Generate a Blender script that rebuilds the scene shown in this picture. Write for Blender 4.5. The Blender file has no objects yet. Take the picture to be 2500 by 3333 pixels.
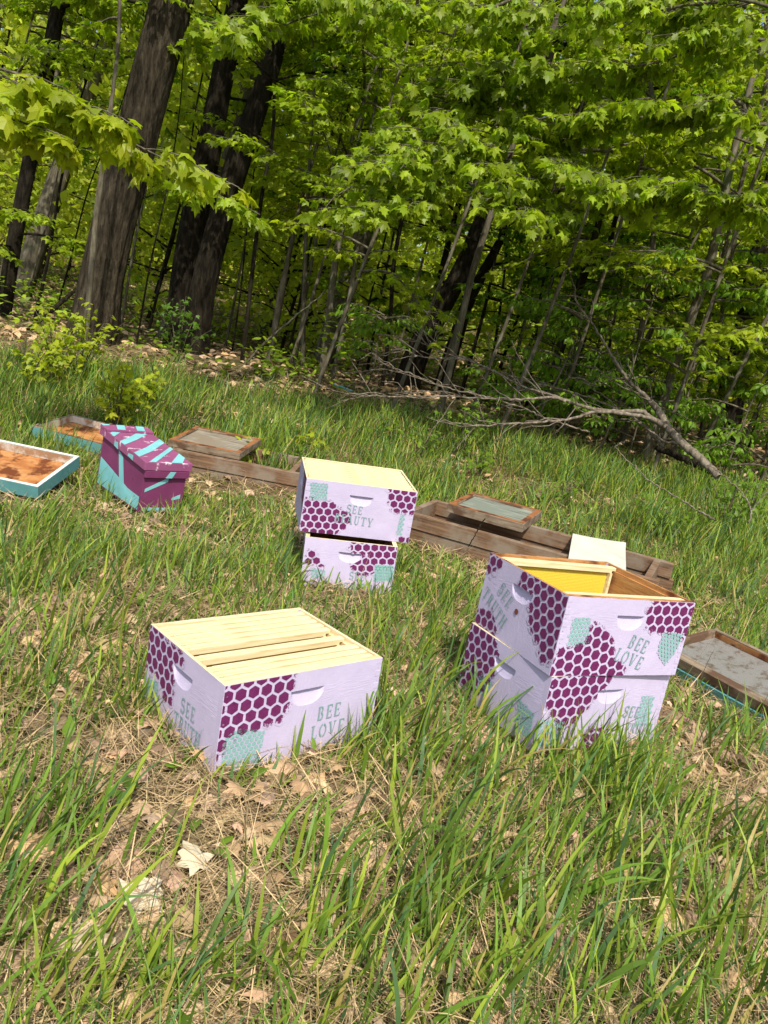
import bpy, math, random
import numpy as np
from mathutils import Vector, Matrix
rng = np.random.default_rng(7); random.seed(7)
S = bpy.context.scene
COL = S.collection
R = math.radians

# ------------------------------------------------------------------ camera
F = 2512.0
PITCH, ROLL = R(11.856), R(10.655)
cf = np.array([0, math.cos(PITCH), -math.sin(PITCH)])
cu0 = np.cross([1., 0, 0], cf)
cX = math.cos(ROLL)*np.array([1., 0, 0]) + math.sin(ROLL)*cu0
cU = np.cross(cX, cf)
cam_d = bpy.data.cameras.new('camera'); cam = bpy.data.objects.new('camera', cam_d); COL.objects.link(cam)
cam.matrix_world = Matrix(((cX[0], cU[0], -cf[0], 0), (cX[1], cU[1], -cf[1], 0), (cX[2], cU[2], -cf[2], 0), (0, 0, 0, 1)))
cam_d.sensor_fit = 'VERTICAL'; cam_d.sensor_height = 36; cam_d.lens = F/3333*36
cam_d.clip_start = 0.05; cam_d.clip_end = 500
S.camera = cam

# ------------------------------------------------------------------ sky, sun, exposure
SUN_AZ = math.atan2(.19, -.98); SUN_EL = R(52)
w = bpy.data.worlds.new("World"); S.world = w; w.use_nodes = True
nt = w.node_tree; bg = nt.nodes['Background']
sky = nt.nodes.new('ShaderNodeTexSky'); sky.sky_type = 'NISHITA'; sky.sun_disc = False
sky.sun_elevation = SUN_EL; sky.sun_rotation = SUN_AZ; sky.air_density = 1.0; sky.dust_density = 2.5
nt.links.new(sky.outputs[0], bg.inputs[0]); bg.inputs[1].default_value = 0.15
sd = bpy.data.lights.new('sun', 'SUN'); sd.energy = 4.2; sd.angle = R(0.6); sd.color = (1, .95, .86)
so = bpy.data.objects.new('sun', sd); COL.objects.link(so)
sv = Vector((math.sin(SUN_AZ)*math.cos(SUN_EL), math.cos(SUN_AZ)*math.cos(SUN_EL), math.sin(SUN_EL)))
so.rotation_euler = sv.to_track_quat('Z', 'Y').to_euler(); so.location = (3, -4, 8)
S.view_settings.view_transform = 'Standard'; S.view_settings.look = 'None'
S.view_settings.exposure = 0.42; S.view_settings.gamma = 1
S.cycles.max_bounces = 10; S.cycles.diffuse_bounces = 6; S.cycles.transmission_bounces = 8; S.cycles.transparent_max_bounces = 4

# ------------------------------------------------------------------ helpers
def ray(px): return cf + cX*(px[0]-1250)/F - cU*(px[1]-1666.5)/F
def ony(px, y): r = ray(px); return r*(y/r[1])
def onz(px, z): r = ray(px); return r*(z/r[2])

def ground(x, y):
    x = np.asarray(x, float); y = np.asarray(y, float)
    a = np.clip((y-4.5)/4.7, 0, None)
    near = np.clip(a, 0, 1)
    z = -1.095 + .60*(near*near*(3-2*near)*.55+near*.45)
    far = np.clip(y-9.2, 0, None)
    z = z + far*.035 + np.clip(far-7, 0, None)**1.25*.035
    z = z + .012*np.sin(x*2.1+.7)*np.cos(y*1.7) + .03*np.clip(y-5, 0, 3)*np.sin(x*.9+1)*.5
    return z

def tag(o, label=None, cat=None, group=None, kind=None):
    if label: o['label'] = label
    if cat: o['category'] = cat
    if group: o['group'] = group
    if kind: o['kind'] = kind
    return o
def empty(name, loc=(0, 0, 0), rot=(0, 0, 0), label=None, cat=None, group=None):
    o = bpy.data.objects.new(name, None); COL.objects.link(o)
    o.location = loc; o.rotation_euler = rot; o.empty_display_size = .1
    return tag(o, label, cat, group)
def link(name, me, mats, parent=None):
    o = bpy.data.objects.new(name, me); COL.objects.link(o)
    for m in (mats if isinstance(mats, (list, tuple)) else [mats]): me.materials.append(m)
    if parent is not None: o.parent = parent
    return o

def np_mesh(name, V, FL, col=None, mi=None, smooth=False):
    """V (n,3); FL list of (m,k) index arrays; col (n,3)."""
    me = bpy.data.meshes.new(name)
    V = np.ascontiguousarray(V, dtype=np.float32)
    FL = [np.asarray(f, dtype=np.int32) for f in FL if len(f)]
    nl = sum(f.size for f in FL); nf = sum(len(f) for f in FL)
    me.vertices.add(len(V)); me.vertices.foreach_set('co', V.ravel())
    me.loops.add(nl); me.loops.foreach_set('vertex_index', np.concatenate([f.ravel() for f in FL]))
    me.polygons.add(nf)
    cnt = np.concatenate([np.full(len(f), f.shape[1]) for f in FL])
    st = np.concatenate([[0], np.cumsum(cnt)[:-1]]).astype(np.int32)
    me.polygons.foreach_set('loop_start', st)
    if mi is not None: me.polygons.foreach_set('material_index', np.asarray(mi, dtype=np.int32))
    me.polygons.foreach_set('use_smooth', np.full(nf, bool(smooth)))
    me.update(calc_edges=True)
    if col is not None:
        a = me.color_attributes.new('Col', 'FLOAT_COLOR', 'POINT')
        c = np.ones((len(V), 4), np.float32); c[:, :col.shape[1]] = col
        a.data.foreach_set('color', c.ravel())
    return me

class MB:
    """collects quads / polygons, with a material slot and optional colour"""
    def __init__(s): s.v = []; s.f = []; s.m = []; s.c = []
    def poly(s, pts, m=0, c=None):
        n = len(s.v); s.v += [tuple(p) for p in pts]; s.f.append(list(range(n, n+len(pts)))); s.m.append(m)
        s.c += list(c) if c is not None else [(1, 1, 1)]*len(pts)
    def box(s, a, b, m=0, bev=0):
        x0, y0, z0 = a; x1, y1, z1 = b
        P = [(x0,y0,z0),(x1,y0,z0),(x1,y1,z0),(x0,y1,z0),(x0,y0,z1),(x1,y0,z1),(x1,y1,z1),(x0,y1,z1)]
        n = len(s.v); s.v += P; s.c += [(1, 1, 1)]*8
        for q in ((3,2,1,0),(4,5,6,7),(0,1,5,4),(1,2,6,5),(2,3,7,6),(3,0,4,7)): s.f.append([n+i for i in q]); s.m.append(m)
    def build(s, name, mats, parent=None, col=False, bevel=0, loc=None):
        me = bpy.data.meshes.new(name); me.from_pydata(s.v, [], s.f); 
        me.polygons.foreach_set('material_index', s.m)
        if col:
            a = me.color_attributes.new('Col', 'FLOAT_COLOR', 'POINT')
            for i, c in enumerate(s.c): a.data[i].color = (*c, 1)
        me.update()
        o = link(name, me, mats, parent)
        if bevel:
            b = o.modifiers.new('bevel', 'BEVEL'); b.width = bevel; b.segments = 2; b.limit_method = 'ANGLE'
        if loc is not None: o.location = loc
        return o

def tube(P, rad, n=8, seed=0, rough=0.0, flare=0):
    """swept tube; returns V, quads"""
    P = np.asarray(P, float); rad = np.asarray(rad, float); k = len(P)
    T = np.gradient(P, axis=0); T /= np.linalg.norm(T, axis=1)[:, None]+1e-9
    ref = np.array([1., 0, 0]) if abs(T[0][0]) < .8 else np.array([0, 0, 1.])
    A = np.zeros_like(P); 
    a = ref - T[0]*(ref@T[0]); a /= np.linalg.norm(a); A[0] = a
    for i in range(1, k):
        a = A[i-1]-T[i]*(A[i-1]@T[i]); A[i] = a/np.linalg.norm(a)
    B = np.cross(T, A)
    th = np.arange(n)*2*np.pi/n
    rr = rad[:, None]*np.ones((1, n))
    if rough:
        r_ = np.random.default_rng(seed)
        ph = r_.uniform(0, 6.28, 8); kk = r_.integers(3, 15, 8)
        L = np.concatenate([[0], np.cumsum(np.linalg.norm(np.diff(P, axis=0), axis=1))])
        for p_, q_ in zip(ph, kk): rr = rr*(1+rough*np.sin(th[None, :]*q_+p_+.9*np.sin(L[:, None]*1.7+p_)+L[:, None]*.35*np.sin(p_)))
        rr = rr*(1+rough*.8*r_.standard_normal(rr.shape))
    if rough >= .012:
        L = np.concatenate([[0], np.cumsum(np.linalg.norm(np.diff(P, axis=0), axis=1))]); K = max(8, int(2*np.pi*rad[0]/.045))
        g = np.random.default_rng(seed+50).uniform(0, 1, (K, 400)); U = (th/(2*np.pi)*K)[None, :]+.8*np.sin(L[:, None]*2.1+seed)+.5*np.sin(L[:, None]*5.3); U = np.mod(U, K); W2 = L[:, None]*6.5+0*U
        i_ = np.floor(U).astype(int); j_ = np.floor(W2).astype(int) % 399; u_ = U-i_; v_ = W2-np.floor(W2); G_ = lambda a, b: g[a % K, b]
        nn_ = (G_(i_, j_)*(1-u_)+G_(i_+1, j_)*u_)*(1-v_)+(G_(i_, j_+1)*(1-u_)+G_(i_+1, j_+1)*u_)*v_
        rr = rr+.034*(np.abs(nn_-.5)*2-.4)*min(1, rad[0]/.25)
    if flare:
        L = np.concatenate([[0], np.cumsum(np.linalg.norm(np.diff(P, axis=0), axis=1))])
        rr = rr*(1+flare*np.exp(-L[:, None]/.35)*(.55+.45*np.sin(th[None, :]*5+seed)))
    V = (P[:, None, :]+rr[:, :, None]*(np.cos(th)[None, :, None]*A[:, None, :]+np.sin(th)[None, :, None]*B[:, None, :])).reshape(-1, 3)
    i = np.arange(k-1)[:, None]*n; j = np.arange(n)[None, :]; j2 = (j+1) % n
    Q = np.stack([i+j, i+j2, i+n+j2, i+n+j], -1).reshape(-1, 4)
    return V, Q
def smoothline(P, R_, m):
    """resample a polyline by Catmull-Rom"""
    P = np.asarray(P, float); R_ = np.asarray(R_, float); k = len(P)
    Q = np.hstack([P, R_[:, None]]); Q = np.vstack([2*Q[0]-Q[1], Q, 2*Q[-1]-Q[-2]])
    out = []
    for t in np.linspace(0, k-1-1e-6, m):
        i = int(t); u = t-i; a, b, c, d = Q[i:i+4]
        out.append(.5*((2*b)+(-a+c)*u+(2*a-5*b+4*c-d)*u*u+(-a+3*b-3*c+d)*u**3))
    out = np.array(out); return out[:, :3], np.maximum(out[:, 3], .0015)
class Soup:
    def __init__(s): s.V = []; s.Q = []; s.T = []; s.C = []; s.n = 0
    def add(s, V, Q=None, T=None, C=None):
        if Q is not None: s.Q.append(Q+s.n)
        if T is not None: s.T.append(T+s.n)
        s.V.append(V); s.C.append(np.ones((len(V), 3))*(1 if C is None else C)); s.n += len(V)
    def mesh(s, name, off=(0, 0, 0), smooth=False):
        return np_mesh(name, np.concatenate(s.V)-np.asarray(off), ([np.concatenate(s.Q)] if s.Q else [])+([np.concatenate(s.T)] if s.T else []), np.concatenate(s.C), smooth=smooth)

# ------------------------------------------------------------------ materials
def mat(name, rough=.7, spec=.3):
    m = bpy.data.materials.new(name); m.use_nodes = True; t = m.node_tree
    b = t.nodes['Principled BSDF']; b.inputs['Roughness'].default_value = rough
    b.inputs['Specular IOR Level'].default_value = spec
    return m, t, b
def N(t, kind, **k):
    n = t.nodes.new('ShaderNode'+kind)
    for a, v in k.items():
        if hasattr(n, a): setattr(n, a, v)
        else: n.inputs[a.replace('_', ' ')].default_value = v
    return n
def ramp(t, fac, stops):
    r = t.nodes.new('ShaderNodeValToRGB'); e = r.color_ramp.elements
    while len(e) > 1: e.remove(e[-1])
    e[0].position = stops[0][0]; e[0].color = (*stops[0][1], 1)
    for p, c in stops[1:]:
        q = e.new(p); q.color = (*c, 1)
    t.links.new(fac, r.inputs[0]); return r
def noise(t, scale=5, detail=5, rough=.55, stretch=None, coord='Object'):
    tc = t.nodes.new('ShaderNodeTexCoord'); o = tc.outputs[coord]
    if stretch:
        mp = t.nodes.new('ShaderNodeMapping'); mp.inputs['Scale'].default_value = stretch; t.links.new(o, mp.inputs[0]); o = mp.outputs[0]
    n = t.nodes.new('ShaderNodeTexNoise'); n.inputs['Scale'].default_value = scale; n.inputs['Detail'].default_value = detail; n.inputs['Roughness'].default_value = rough
    t.links.new(o, n.inputs[0]); return n.outputs[0]
def mixc(t, fac, a, b, mode='MIX'):
    n = t.nodes.new('ShaderNodeMix'); n.data_type = 'RGBA'; n.blend_type = mode
    for s, v in ((0, fac), (6, a), (7, b)):
        if isinstance(v, (int, float)): n.inputs[s].default_value = v
        elif isinstance(v, tuple): n.inputs[s].default_value = (*v, 1)
        else: t.links.new(v, n.inputs[s])
    return n.outputs[2]
def bump(t, b, h, dist=.003, strength=.6):
    n = t.nodes.new('ShaderNodeBump'); n.inputs['Distance'].default_value = dist; n.inputs['Strength'].default_value = strength
    t.links.new(h, n.inputs['Height']); t.links.new(n.outputs[0], b.inputs['Normal'])
def wood(name, stops, stretch=(3, 30, 30), scale=3, rough=.75, bd=.002, stain=None, stain_scale=4, lo=.48, hi=.62):
    m, t, b = mat(name, rough)
    n = noise(t, scale, 8, .65, stretch); r = ramp(t, n, stops); c = r.outputs[0]
    if stain:
        s = ramp(t, noise(t, stain_scale, 4, .6), [(lo, (0, 0, 0)), (hi, (1, 1, 1))])
        c = mixc(t, s.outputs[0], c, stain)
    t.links.new(c, b.inputs['Base Color']); bump(t, b, n, bd); return m
def leafmat(name, trans=.45, rough=.45, tint=(1, 1, 1), spec=.35):
    m = bpy.data.materials.new(name); m.use_nodes = True; t = m.node_tree
    b = t.nodes['Principled BSDF']; out = t.nodes['Material Output']
    a = t.nodes.new('ShaderNodeAttribute'); a.attribute_name = 'Col'
    c = mixc(t, 1.0, a.outputs['Color'], tint, 'MULTIPLY')
    b.inputs['Roughness'].default_value = rough; b.inputs['Specular IOR Level'].default_value = spec
    t.links.new(c, b.inputs['Base Color'])
    if trans:
        tr = t.nodes.new('ShaderNodeBsdfTranslucent'); t.links.new(mixc(t, 1.0, c, (1.25, 1.35, .55), 'MULTIPLY'), tr.inputs[0])
        mx = t.nodes.new('ShaderNodeMixShader'); mx.inputs[0].default_value = trans
        t.links.new(b.outputs[0], mx.inputs[1]); t.links.new(tr.outputs[0], mx.inputs[2]); t.links.new(mx.outputs[0], out.inputs[0])
    return m

LAV = (.49, .43, .58)
def lavender():
    m, t, b = mat('lavender_paint', .55, .35)
    n = noise(t, 9, 6, .6); c = ramp(t, n, [(.3, (.455, .40, .545)), (.7, (.52, .46, .61))]).outputs[0]
    sp = ramp(t, noise(t, 70, 3, .5), [(.72, (0, 0, 0)), (.76, (1, 1, 1))]).outputs[0]
    c = mixc(t, sp, c, (.60, .57, .70)); t.links.new(c, b.inputs['Base Color'])
    bump(t, b, noise(t, 60, 5, .6, (1, 1, 3)), .0012, .5); return m
def stencil(name, ca, cb):
    m, t, b = mat(name, .5, .35)
    a = t.nodes.new('ShaderNodeAttribute'); a.attribute_name = 'Col'
    sep = t.nodes.new('ShaderNodeSeparateColor'); t.links.new(a.outputs['Color'], sep.inputs[0])
    n = noise(t, 420, 3, .6); n2 = noise(t, 70, 5, .7)
    add = N(t, 'Math', operation='MULTIPLY_ADD'); t.links.new(n, add.inputs[0]); add.inputs[1].default_value = .55; t.links.new(n2, add.inputs[2])
    s = N(t, 'Math', operation='MULTIPLY_ADD'); t.links.new(sep.outputs[0], s.inputs[0]); s.inputs[1].default_value = .75; t.links.new(add.outputs[0], s.inputs[2])
    r = ramp(t, s.outputs[0], [(.0, (0, 0, 0)), (1, (1, 1, 1))]); r.color_ramp.elements[0].position = .925; r.color_ramp.elements[1].position = .97
    c0 = ramp(t, n2, [(.3, ca), (.7, cb)]).outputs[0]
    t.links.new(mixc(t, r.outputs[0], LAV, c0), b.inputs['Base Color']); return m
M = {}
M['lav'] = lavender()
M['purple'] = stencil('plum_stencil_paint', (.095, .009, .065), (.155, .020, .10))
M['teal'] = stencil('sage_stencil_paint', (.17, .36, .33), (.24, .43, .39))
mm, t_, b_ = mat('sage_lettering_paint', .6); b_.inputs['Base Color'].default_value = (.27, .39, .40, 1); M['ink'] = mm; b_.inputs['Base Color'].default_value = (.20, .31, .31, 1)
M['pine'] = wood('new_pine', [(.30, (.45, .31, .14)), (.44, (.64, .51, .27)), (.6, (.73, .62, .37)), (.75, (.78, .69, .46))], (1.5, 22, 22), 4, .6, .001)
M['found'] = None
mm, t_, b_ = mat('yellow_foundation', .45); tc = N(t_, 'TexCoord'); vo = N(t_, 'TexVoronoi', feature='F1'); vo.inputs['Scale'].default_value = 190; vo.inputs['Randomness'].default_value = .1
t_.links.new(tc.outputs['Object'], vo.inputs[0]); t_.links.new(ramp(t_, vo.outputs[0], [(.1, (.45, .30, .012)), (.5, (.68, .50, .05))]).outputs[0], b_.inputs['Base Color']); bump(t_, b_, vo.outputs[0], .003); M['found'] = mm
M['inner'] = wood('propolis_stained_wood', [(.3, (.30, .12, .035)), (.5, (.46, .22, .07)), (.72, (.55, .31, .12))], (2, 2, 20), 5, .6, .001, (.16, .05, .015), 9)
M['rail'] = wood('weathered_rail_wood', [(.28, (.055, .030, .015)), (.5, (.165, .095, .052)), (.74, (.28, .18, .105))], (1.2, 14, 22), 4, .8, .003, (.22, .17, .12), 5)
M['lidwood'] = wood('weathered_lid_wood', [(.30, (.09, .065, .04)), (.5, (.215, .16, .105)), (.70, (.33, .27, .19))], (1.5, 16, 16), 4, .8, .003, (.10, .055, .03), 6)
M['lidrim'] = wood('brown_rim_wood', [(.28, (.13, .045, .015)), (.5, (.27, .105, .035)), (.74, (.36, .17, .07))], (1.5, 12, 12), 4, .75, .002, (.09, .03, .012), 10)
M['panelgrey'] = wood('weathered_panel', [(.32, (.10, .085, .06)), (.5, (.22, .19, .14)), (.68, (.33, .30, .24))], (1.2, 12, 7), 4, .85, .002, (.20, .16, .11), 3)
M['panelgreen'] = wood('lichen_grey_panel', [(.32, (.07, .08, .06)), (.5, (.18, .20, .155)), (.68, (.30, .31, .25))], (1.2, 12, 7), 4, .85, .002, (.16, .18, .14), 3)
M['rust'] = wood('propolis_orange_board', [(.25, (.20, .06, .015)), (.45, (.36, .14, .04)), (.62, (.47, .24, .09)), (.8, (.56, .37, .19))], (1, 2.6, 1), 6, .5, .003, (.13, .035, .010), 9, .5, .6)
def paint(name, col, wear=None, lo=.62, hi=.66, scale=14, rough=.5, stretch=(1, 2.5, 1)):
    m, t, b = mat(name, rough)
    n = noise(t, 8, 5, .6); c = ramp(t, n, [(.3, tuple(.85*x for x in col)), (.7, tuple(min(1, 1.12*x) for x in col))]).outputs[0]
    if wear:
        s = ramp(t, noise(t, scale, 6, .65, stretch), [(lo, (0, 0, 0)), (hi, (1, 1, 1))]).outputs[0]; c = mixc(t, s, c, wear)
    t.links.new(c, b.inputs['Base Color']); bump(t, b, noise(t, 40, 5, .6, (1, 1, 3)), .0015, .6); return m
M['plum'] = paint('plum_hive_paint', (.17, .035, .10), (.10, .02, .05), .66, .7)
M['plumtop'] = paint('worn_plum_lid_paint', (.26, .075, .165), (.66, .55, .60), .60, .63, 9)
M['plumtop'].node_tree.nodes['Principled BSDF'].inputs['Roughness'].default_value = .4
M['aqua'] = paint('aqua_stripe_paint', (.19, .47, .48), (.45, .72, .72), .66, .7)
M['tealbox'] = paint('teal_box_paint', (.10, .27, .27), (.20, .33, .30), .62, .68)
M['white'] = paint('chalky_white_paint', (.62, .61, .57), (.55, .48, .38), .62, .66, 10)
M['oldwhite'] = paint('stained_white_paint', (.58, .52, .44), (.34, .20, .11), .5, .6, 6)
M['cream'] = paint('cream_panel', (.55, .55, .46), (.5, .47, .36), .6, .75, 4)
mm, t_, b_ = mat('wire_screen', .5); b_.inputs['Metallic'].default_value = .3
tc = N(t_, 'TexCoord'); w1 = N(t_, 'TexWave', bands_direction='X'); w1.inputs['Scale'].default_value = 60; w2 = N(t_, 'TexWave', bands_direction='Y'); w2.inputs['Scale'].default_value = 60
t_.links.new(tc.outputs['Object'], w1.inputs[0]); t_.links.new(tc.outputs['Object'], w2.inputs[0])
mx_ = N(t_, 'Math', operation='MAXIMUM'); t_.links.new(w1.outputs[1], mx_.inputs[0]); t_.links.new(w2.outputs[1], mx_.inputs[1])
sc_ = ramp(t_, mx_.outputs[0], [(.55, (.07, .06, .045)), (.85, (.40, .385, .35))]).outputs[0]; t_.links.new(mixc(t_, ramp(t_, noise(t_, 26, 6, .7), [(.5, (0, 0, 0)), (.66, (1, 1, 1))]).outputs[0], sc_, (.13, .09, .055)), b_.inputs['Base Color']); M['screen'] = mm
def bark(name, a, b2, c2, sc=7, dist=.03, moss=None):
    m, t, b = mat(name, .95, .1)
    n = noise(t, sc, 10, .72, (3.2, 3.2, .7)); r = ramp(t, n, [(.34, a), (.5, b2), (.68, c2)]); c = r.outputs[0]
    if moss:
        s = ramp(t, noise(t, 3, 5, .7), [(.55, (0, 0, 0)), (.68, (1, 1, 1))]).outputs[0]; c = mixc(t, s, c, moss)
    t.links.new(c, b.inputs['Base Color']); bump(t, b, n, dist, 1.0); return m
M['bark'] = bark('ridged_bark', (.010, .008, .005), (.048, .038, .024), (.105, .085, .055), 8, .06)
M['barkdark'] = bark('dark_bark', (.005, .004, .003), (.020, .016, .010), (.048, .039, .025), 9, .05)
M['barkgrey'] = bark('smooth_grey_bark', (.045, .038, .025), (.105, .09, .06), (.20, .18, .13), 7, .008, (.06, .08, .03))
M['dead'] = bark('dead_branch_bark', (.06, .047, .034), (.15, .122, .09), (.31, .27, .21), 10, .006)
M['leaf'] = leafmat('maple_leaf', .56)
M['grass'] = leafmat('grass_blade', .35, .5, spec=.3)
M['straw'] = leafmat('dry_straw', .1, .7, spec=.2)

def groundmat():
    m, t, b = mat('leaf_litter_soil', .95, .1)
    n1 = noise(t, 14, 8, .7); n2 = noise(t, .9, 5, .6)
    c = ramp(t, n1, [(.3, (.035, .021, .011)), (.48, (.115, .072, .038)), (.62, (.24, .165, .09)), (.8, (.38, .28, .17))]).outputs[0]
    c2 = ramp(t, n1, [(.3, (.02, .03, .008)), (.6, (.06, .075, .02)), (.8, (.13, .09, .045))]).outputs[0]
    s = ramp(t, n2, [(.46, (0, 0, 0)), (.62, (1, 1, 1))]).outputs[0]
    t.links.new(mixc(t, s, c, c2), b.inputs['Base Color']); bump(t, b, n1, .03, .8); return m

# ------------------------------------------------------------------ ground sheet
gx = np.concatenate([np.linspace(-70, -8, 40), np.linspace(-7.8, 7.8, 160), np.linspace(8, 70, 40)])
gy = np.concatenate([np.linspace(-12, .2, 16), np.linspace(.3, 12, 180), np.linspace(12.4, 40, 60), np.linspace(42, 110, 30)])
GX, GY = np.meshgrid(gx, gy); GZ = ground(GX, GY)
GZ = GZ + np.where(np.abs(GX) < 9, .007*rng.standard_normal(GX.shape), 0)
GZ = np.where(GY > 60, np.minimum(GZ, ground(0, 60)+0*GY), GZ)
Vg = np.stack([GX, GY, GZ], -1).reshape(-1, 3); nx = len(gx)
ii = (np.arange(len(gy)-1)[:, None]*nx+np.arange(nx-1)[None, :]).ravel()
gme = np_mesh('ground', Vg, [np.stack([ii, ii+1, ii+nx+1, ii+nx], -1)], smooth=True)
tag(link('ground', gme, groundmat()), 'leaf littered meadow ground rising gently into the wood', 'ground', kind='structure')

# ------------------------------------------------------------------ hive boxes
L_, W_, H_ = .505, .413, .244
POSES = {  # x,y,z of the front corner, yaw, tilt x, tilt y
    'A': (-.292, 1.705, -1.092, 43.0, -1.2, -.4), 'B1': (.555, 2.102, -.826, 27.1, -.6, 1.1), 'B2': (.562, 2.098, -1.071, 30.2, -.6, 1.1),
    'C1': (-.358, 3.346, -.858, 11.9, 3.6, -1.3), 'C2': (.100, 3.3585, -1.094, 97.1, -2.6, -.6)}
def posemat(p):
    x, y, z, yaw, tx, ty = p
    return Matrix.Translation((x, y, z)) @ Matrix.Rotation(R(yaw), 4, 'Z') @ Matrix.Rotation(R(tx), 4, 'X') @ Matrix.Rotation(R(ty), 4, 'Y')

def make_wall(length, name, parent, place, inner, u_off=0.0, rabbet=False, hx=None, fingers=0, top=None):
    """outer face in the x-z plane at y=0 (facing -y), thickness towards +y; place = (origin, angle)"""
    t = .019; mb = MB()
    hc = hx; hw = .054; ht = .192; hd = .046; dep = .0135
    us = sorted(set([0, .006, length-.006, length]+[round(x, 5) for x in np.linspace(0.006, length-.006, 26)]+([round(x, 5) for x in np.linspace(hc-hw, hc+hw, 41)] if hc else [])))
    vs = sorted(set([0, H_]+[round(x, 5) for x in np.linspace(0, H_, 14)]+[ht+.0002]+[round(x, 5) for x in np.linspace(ht-hd, ht, 22)]))
    def depth(u, v):
        if hc is None or v > ht+1e-6 or v < ht-hd: return 0
        a = abs(u-hc)/hw
        if a >= 1: return 0
        k = hd*math.sqrt(max(0, 1-a**2.6))
        if k < 1e-4: return 0
        s = 1-(ht-v)/k
        return dep*max(0, s)**.8*min(1, (1-a)*7) if s > 0 else 0
    rs = random.Random(name+str(place))
    nu = len(us); base = len(mb.v)
    for v in vs:
        for u in us:
            d = depth(u, v)
            mb.v.append((u, d+rs.uniform(-.0002, .0002), v+(rs.uniform(-.0006, .0006) if v in (0, H_) else 0))); mb.c.append((1, 1, 1))
    for j in range(len(vs)-1):
        for i in range(nu-1):
            a = base+j*nu+i; mb.f.append([a, a+1, a+1+nu, a+nu]); mb.m.append(0)
    ty = .009 if rabbet else t
    mb.poly([(0, 0, H_), (length, 0, H_), (length, ty, H_), (0, ty, H_)], 1)
    if rabbet:
        mb.poly([(0, ty, H_), (length, ty, H_), (length, ty, H_-.016), (0, ty, H_-.016)], 2)
        mb.poly([(0, ty, H_-.016), (length, ty, H_-.016), (length, t, H_-.016), (0, t, H_-.016)], 2)
        mb.poly([(0, t, 0), (0, t, H_-.016), (length, t, H_-.016), (length, t, 0)], 2)
    else:
        mb.poly([(0, t, 0), (0, t, H_), (length, t, H_), (length, t, 0)], 2)
    mb.poly([(0, 0, 0), (0, t, 0), (length, t, 0), (length, 0, 0)], 2)
    mb.poly([(0, 0, 0), (0, 0, H_), (0, t, H_), (0, t, 0)], 0)
    mb.poly([(length, 0, 0), (length, t, 0), (length, t, H_), (length, 0, H_)], 0)
    if fingers:   # box-joint fingers standing a little proud at the ends, and nail heads
        for e in (0, 1):
            for k in range(0, 13, 2):
                z0 = k*.0188+.0015; z1 = min(z0+.0165, H_-.001)
                fw = .0185
                x0 = 0.0004 if e == 0 else length-fw; x1 = x0+fw-.0004
                mb.box((x0, -.0007-rs.uniform(0, .0004), z0), (x1, .001, z1), 0)
            for k in range(1, 12, 2):
                xc = .0095 if e == 0 else length-.0095; zc = k*.0188+.009+rs.uniform(-.002, .002); r0 = .0028
                mb.poly([(xc+r0*math.cos(a), -.0013, zc+r0*math.sin(a)) for a in np.linspace(0, 2*math.pi, 8, endpoint=False)], 0)
    (ox, oy), ang = place
    o = mb.build(name, [M['lav'], top or M['pine'], inner], parent)
    o.location = (ox, oy, 0); o.rotation_euler = (0, 0, ang)
    return o

def inside(poly, x, y):
    c = False; n = len(poly); j = n-1
    for i in range(n):
        xi, yi = poly[i]; xj, yj = poly[j]
        if (yi > y) != (yj > y) and x < (xj-xi)*(y-yi)/(yj-yi)+xi: c = not c
        j = i
    return c
def edist(poly, x, y):
    d = 9; n = len(poly)
    for i in range(n):
        ax, ay = poly[i]; bx, by = poly[(i+1) % n]; L2 = (bx-ax)**2+(by-ay)**2+1e-12
        t = max(0, min(1, ((x-ax)*(bx-ax)+(y-ay)*(by-ay))/L2)); d = min(d, math.hypot(x-ax-t*(bx-ax), y-ay-t*(by-ay)))
    return d
def clip(poly, x0, x1, y0, y1):
    def cut(P, f, g):
        out = []
        for i in range(len(P)):
            a, b = P[i], P[(i+1) % len(P)]; fa, fb = f(a), f(b)
            if fa >= 0: out.append(a)
            if (fa >= 0) != (fb >= 0):
                t = fa/(fa-fb); out.append(tuple(a[k]+t*(b[k]-a[k]) for k in range(3)))
        return out
    for f in (lambda p: p[0]-x0, lambda p: x1-p[0], lambda p: p[1]-y0, lambda p: y1-p[1]):
        if poly: poly = cut(poly, f, None)
    return poly
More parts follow.
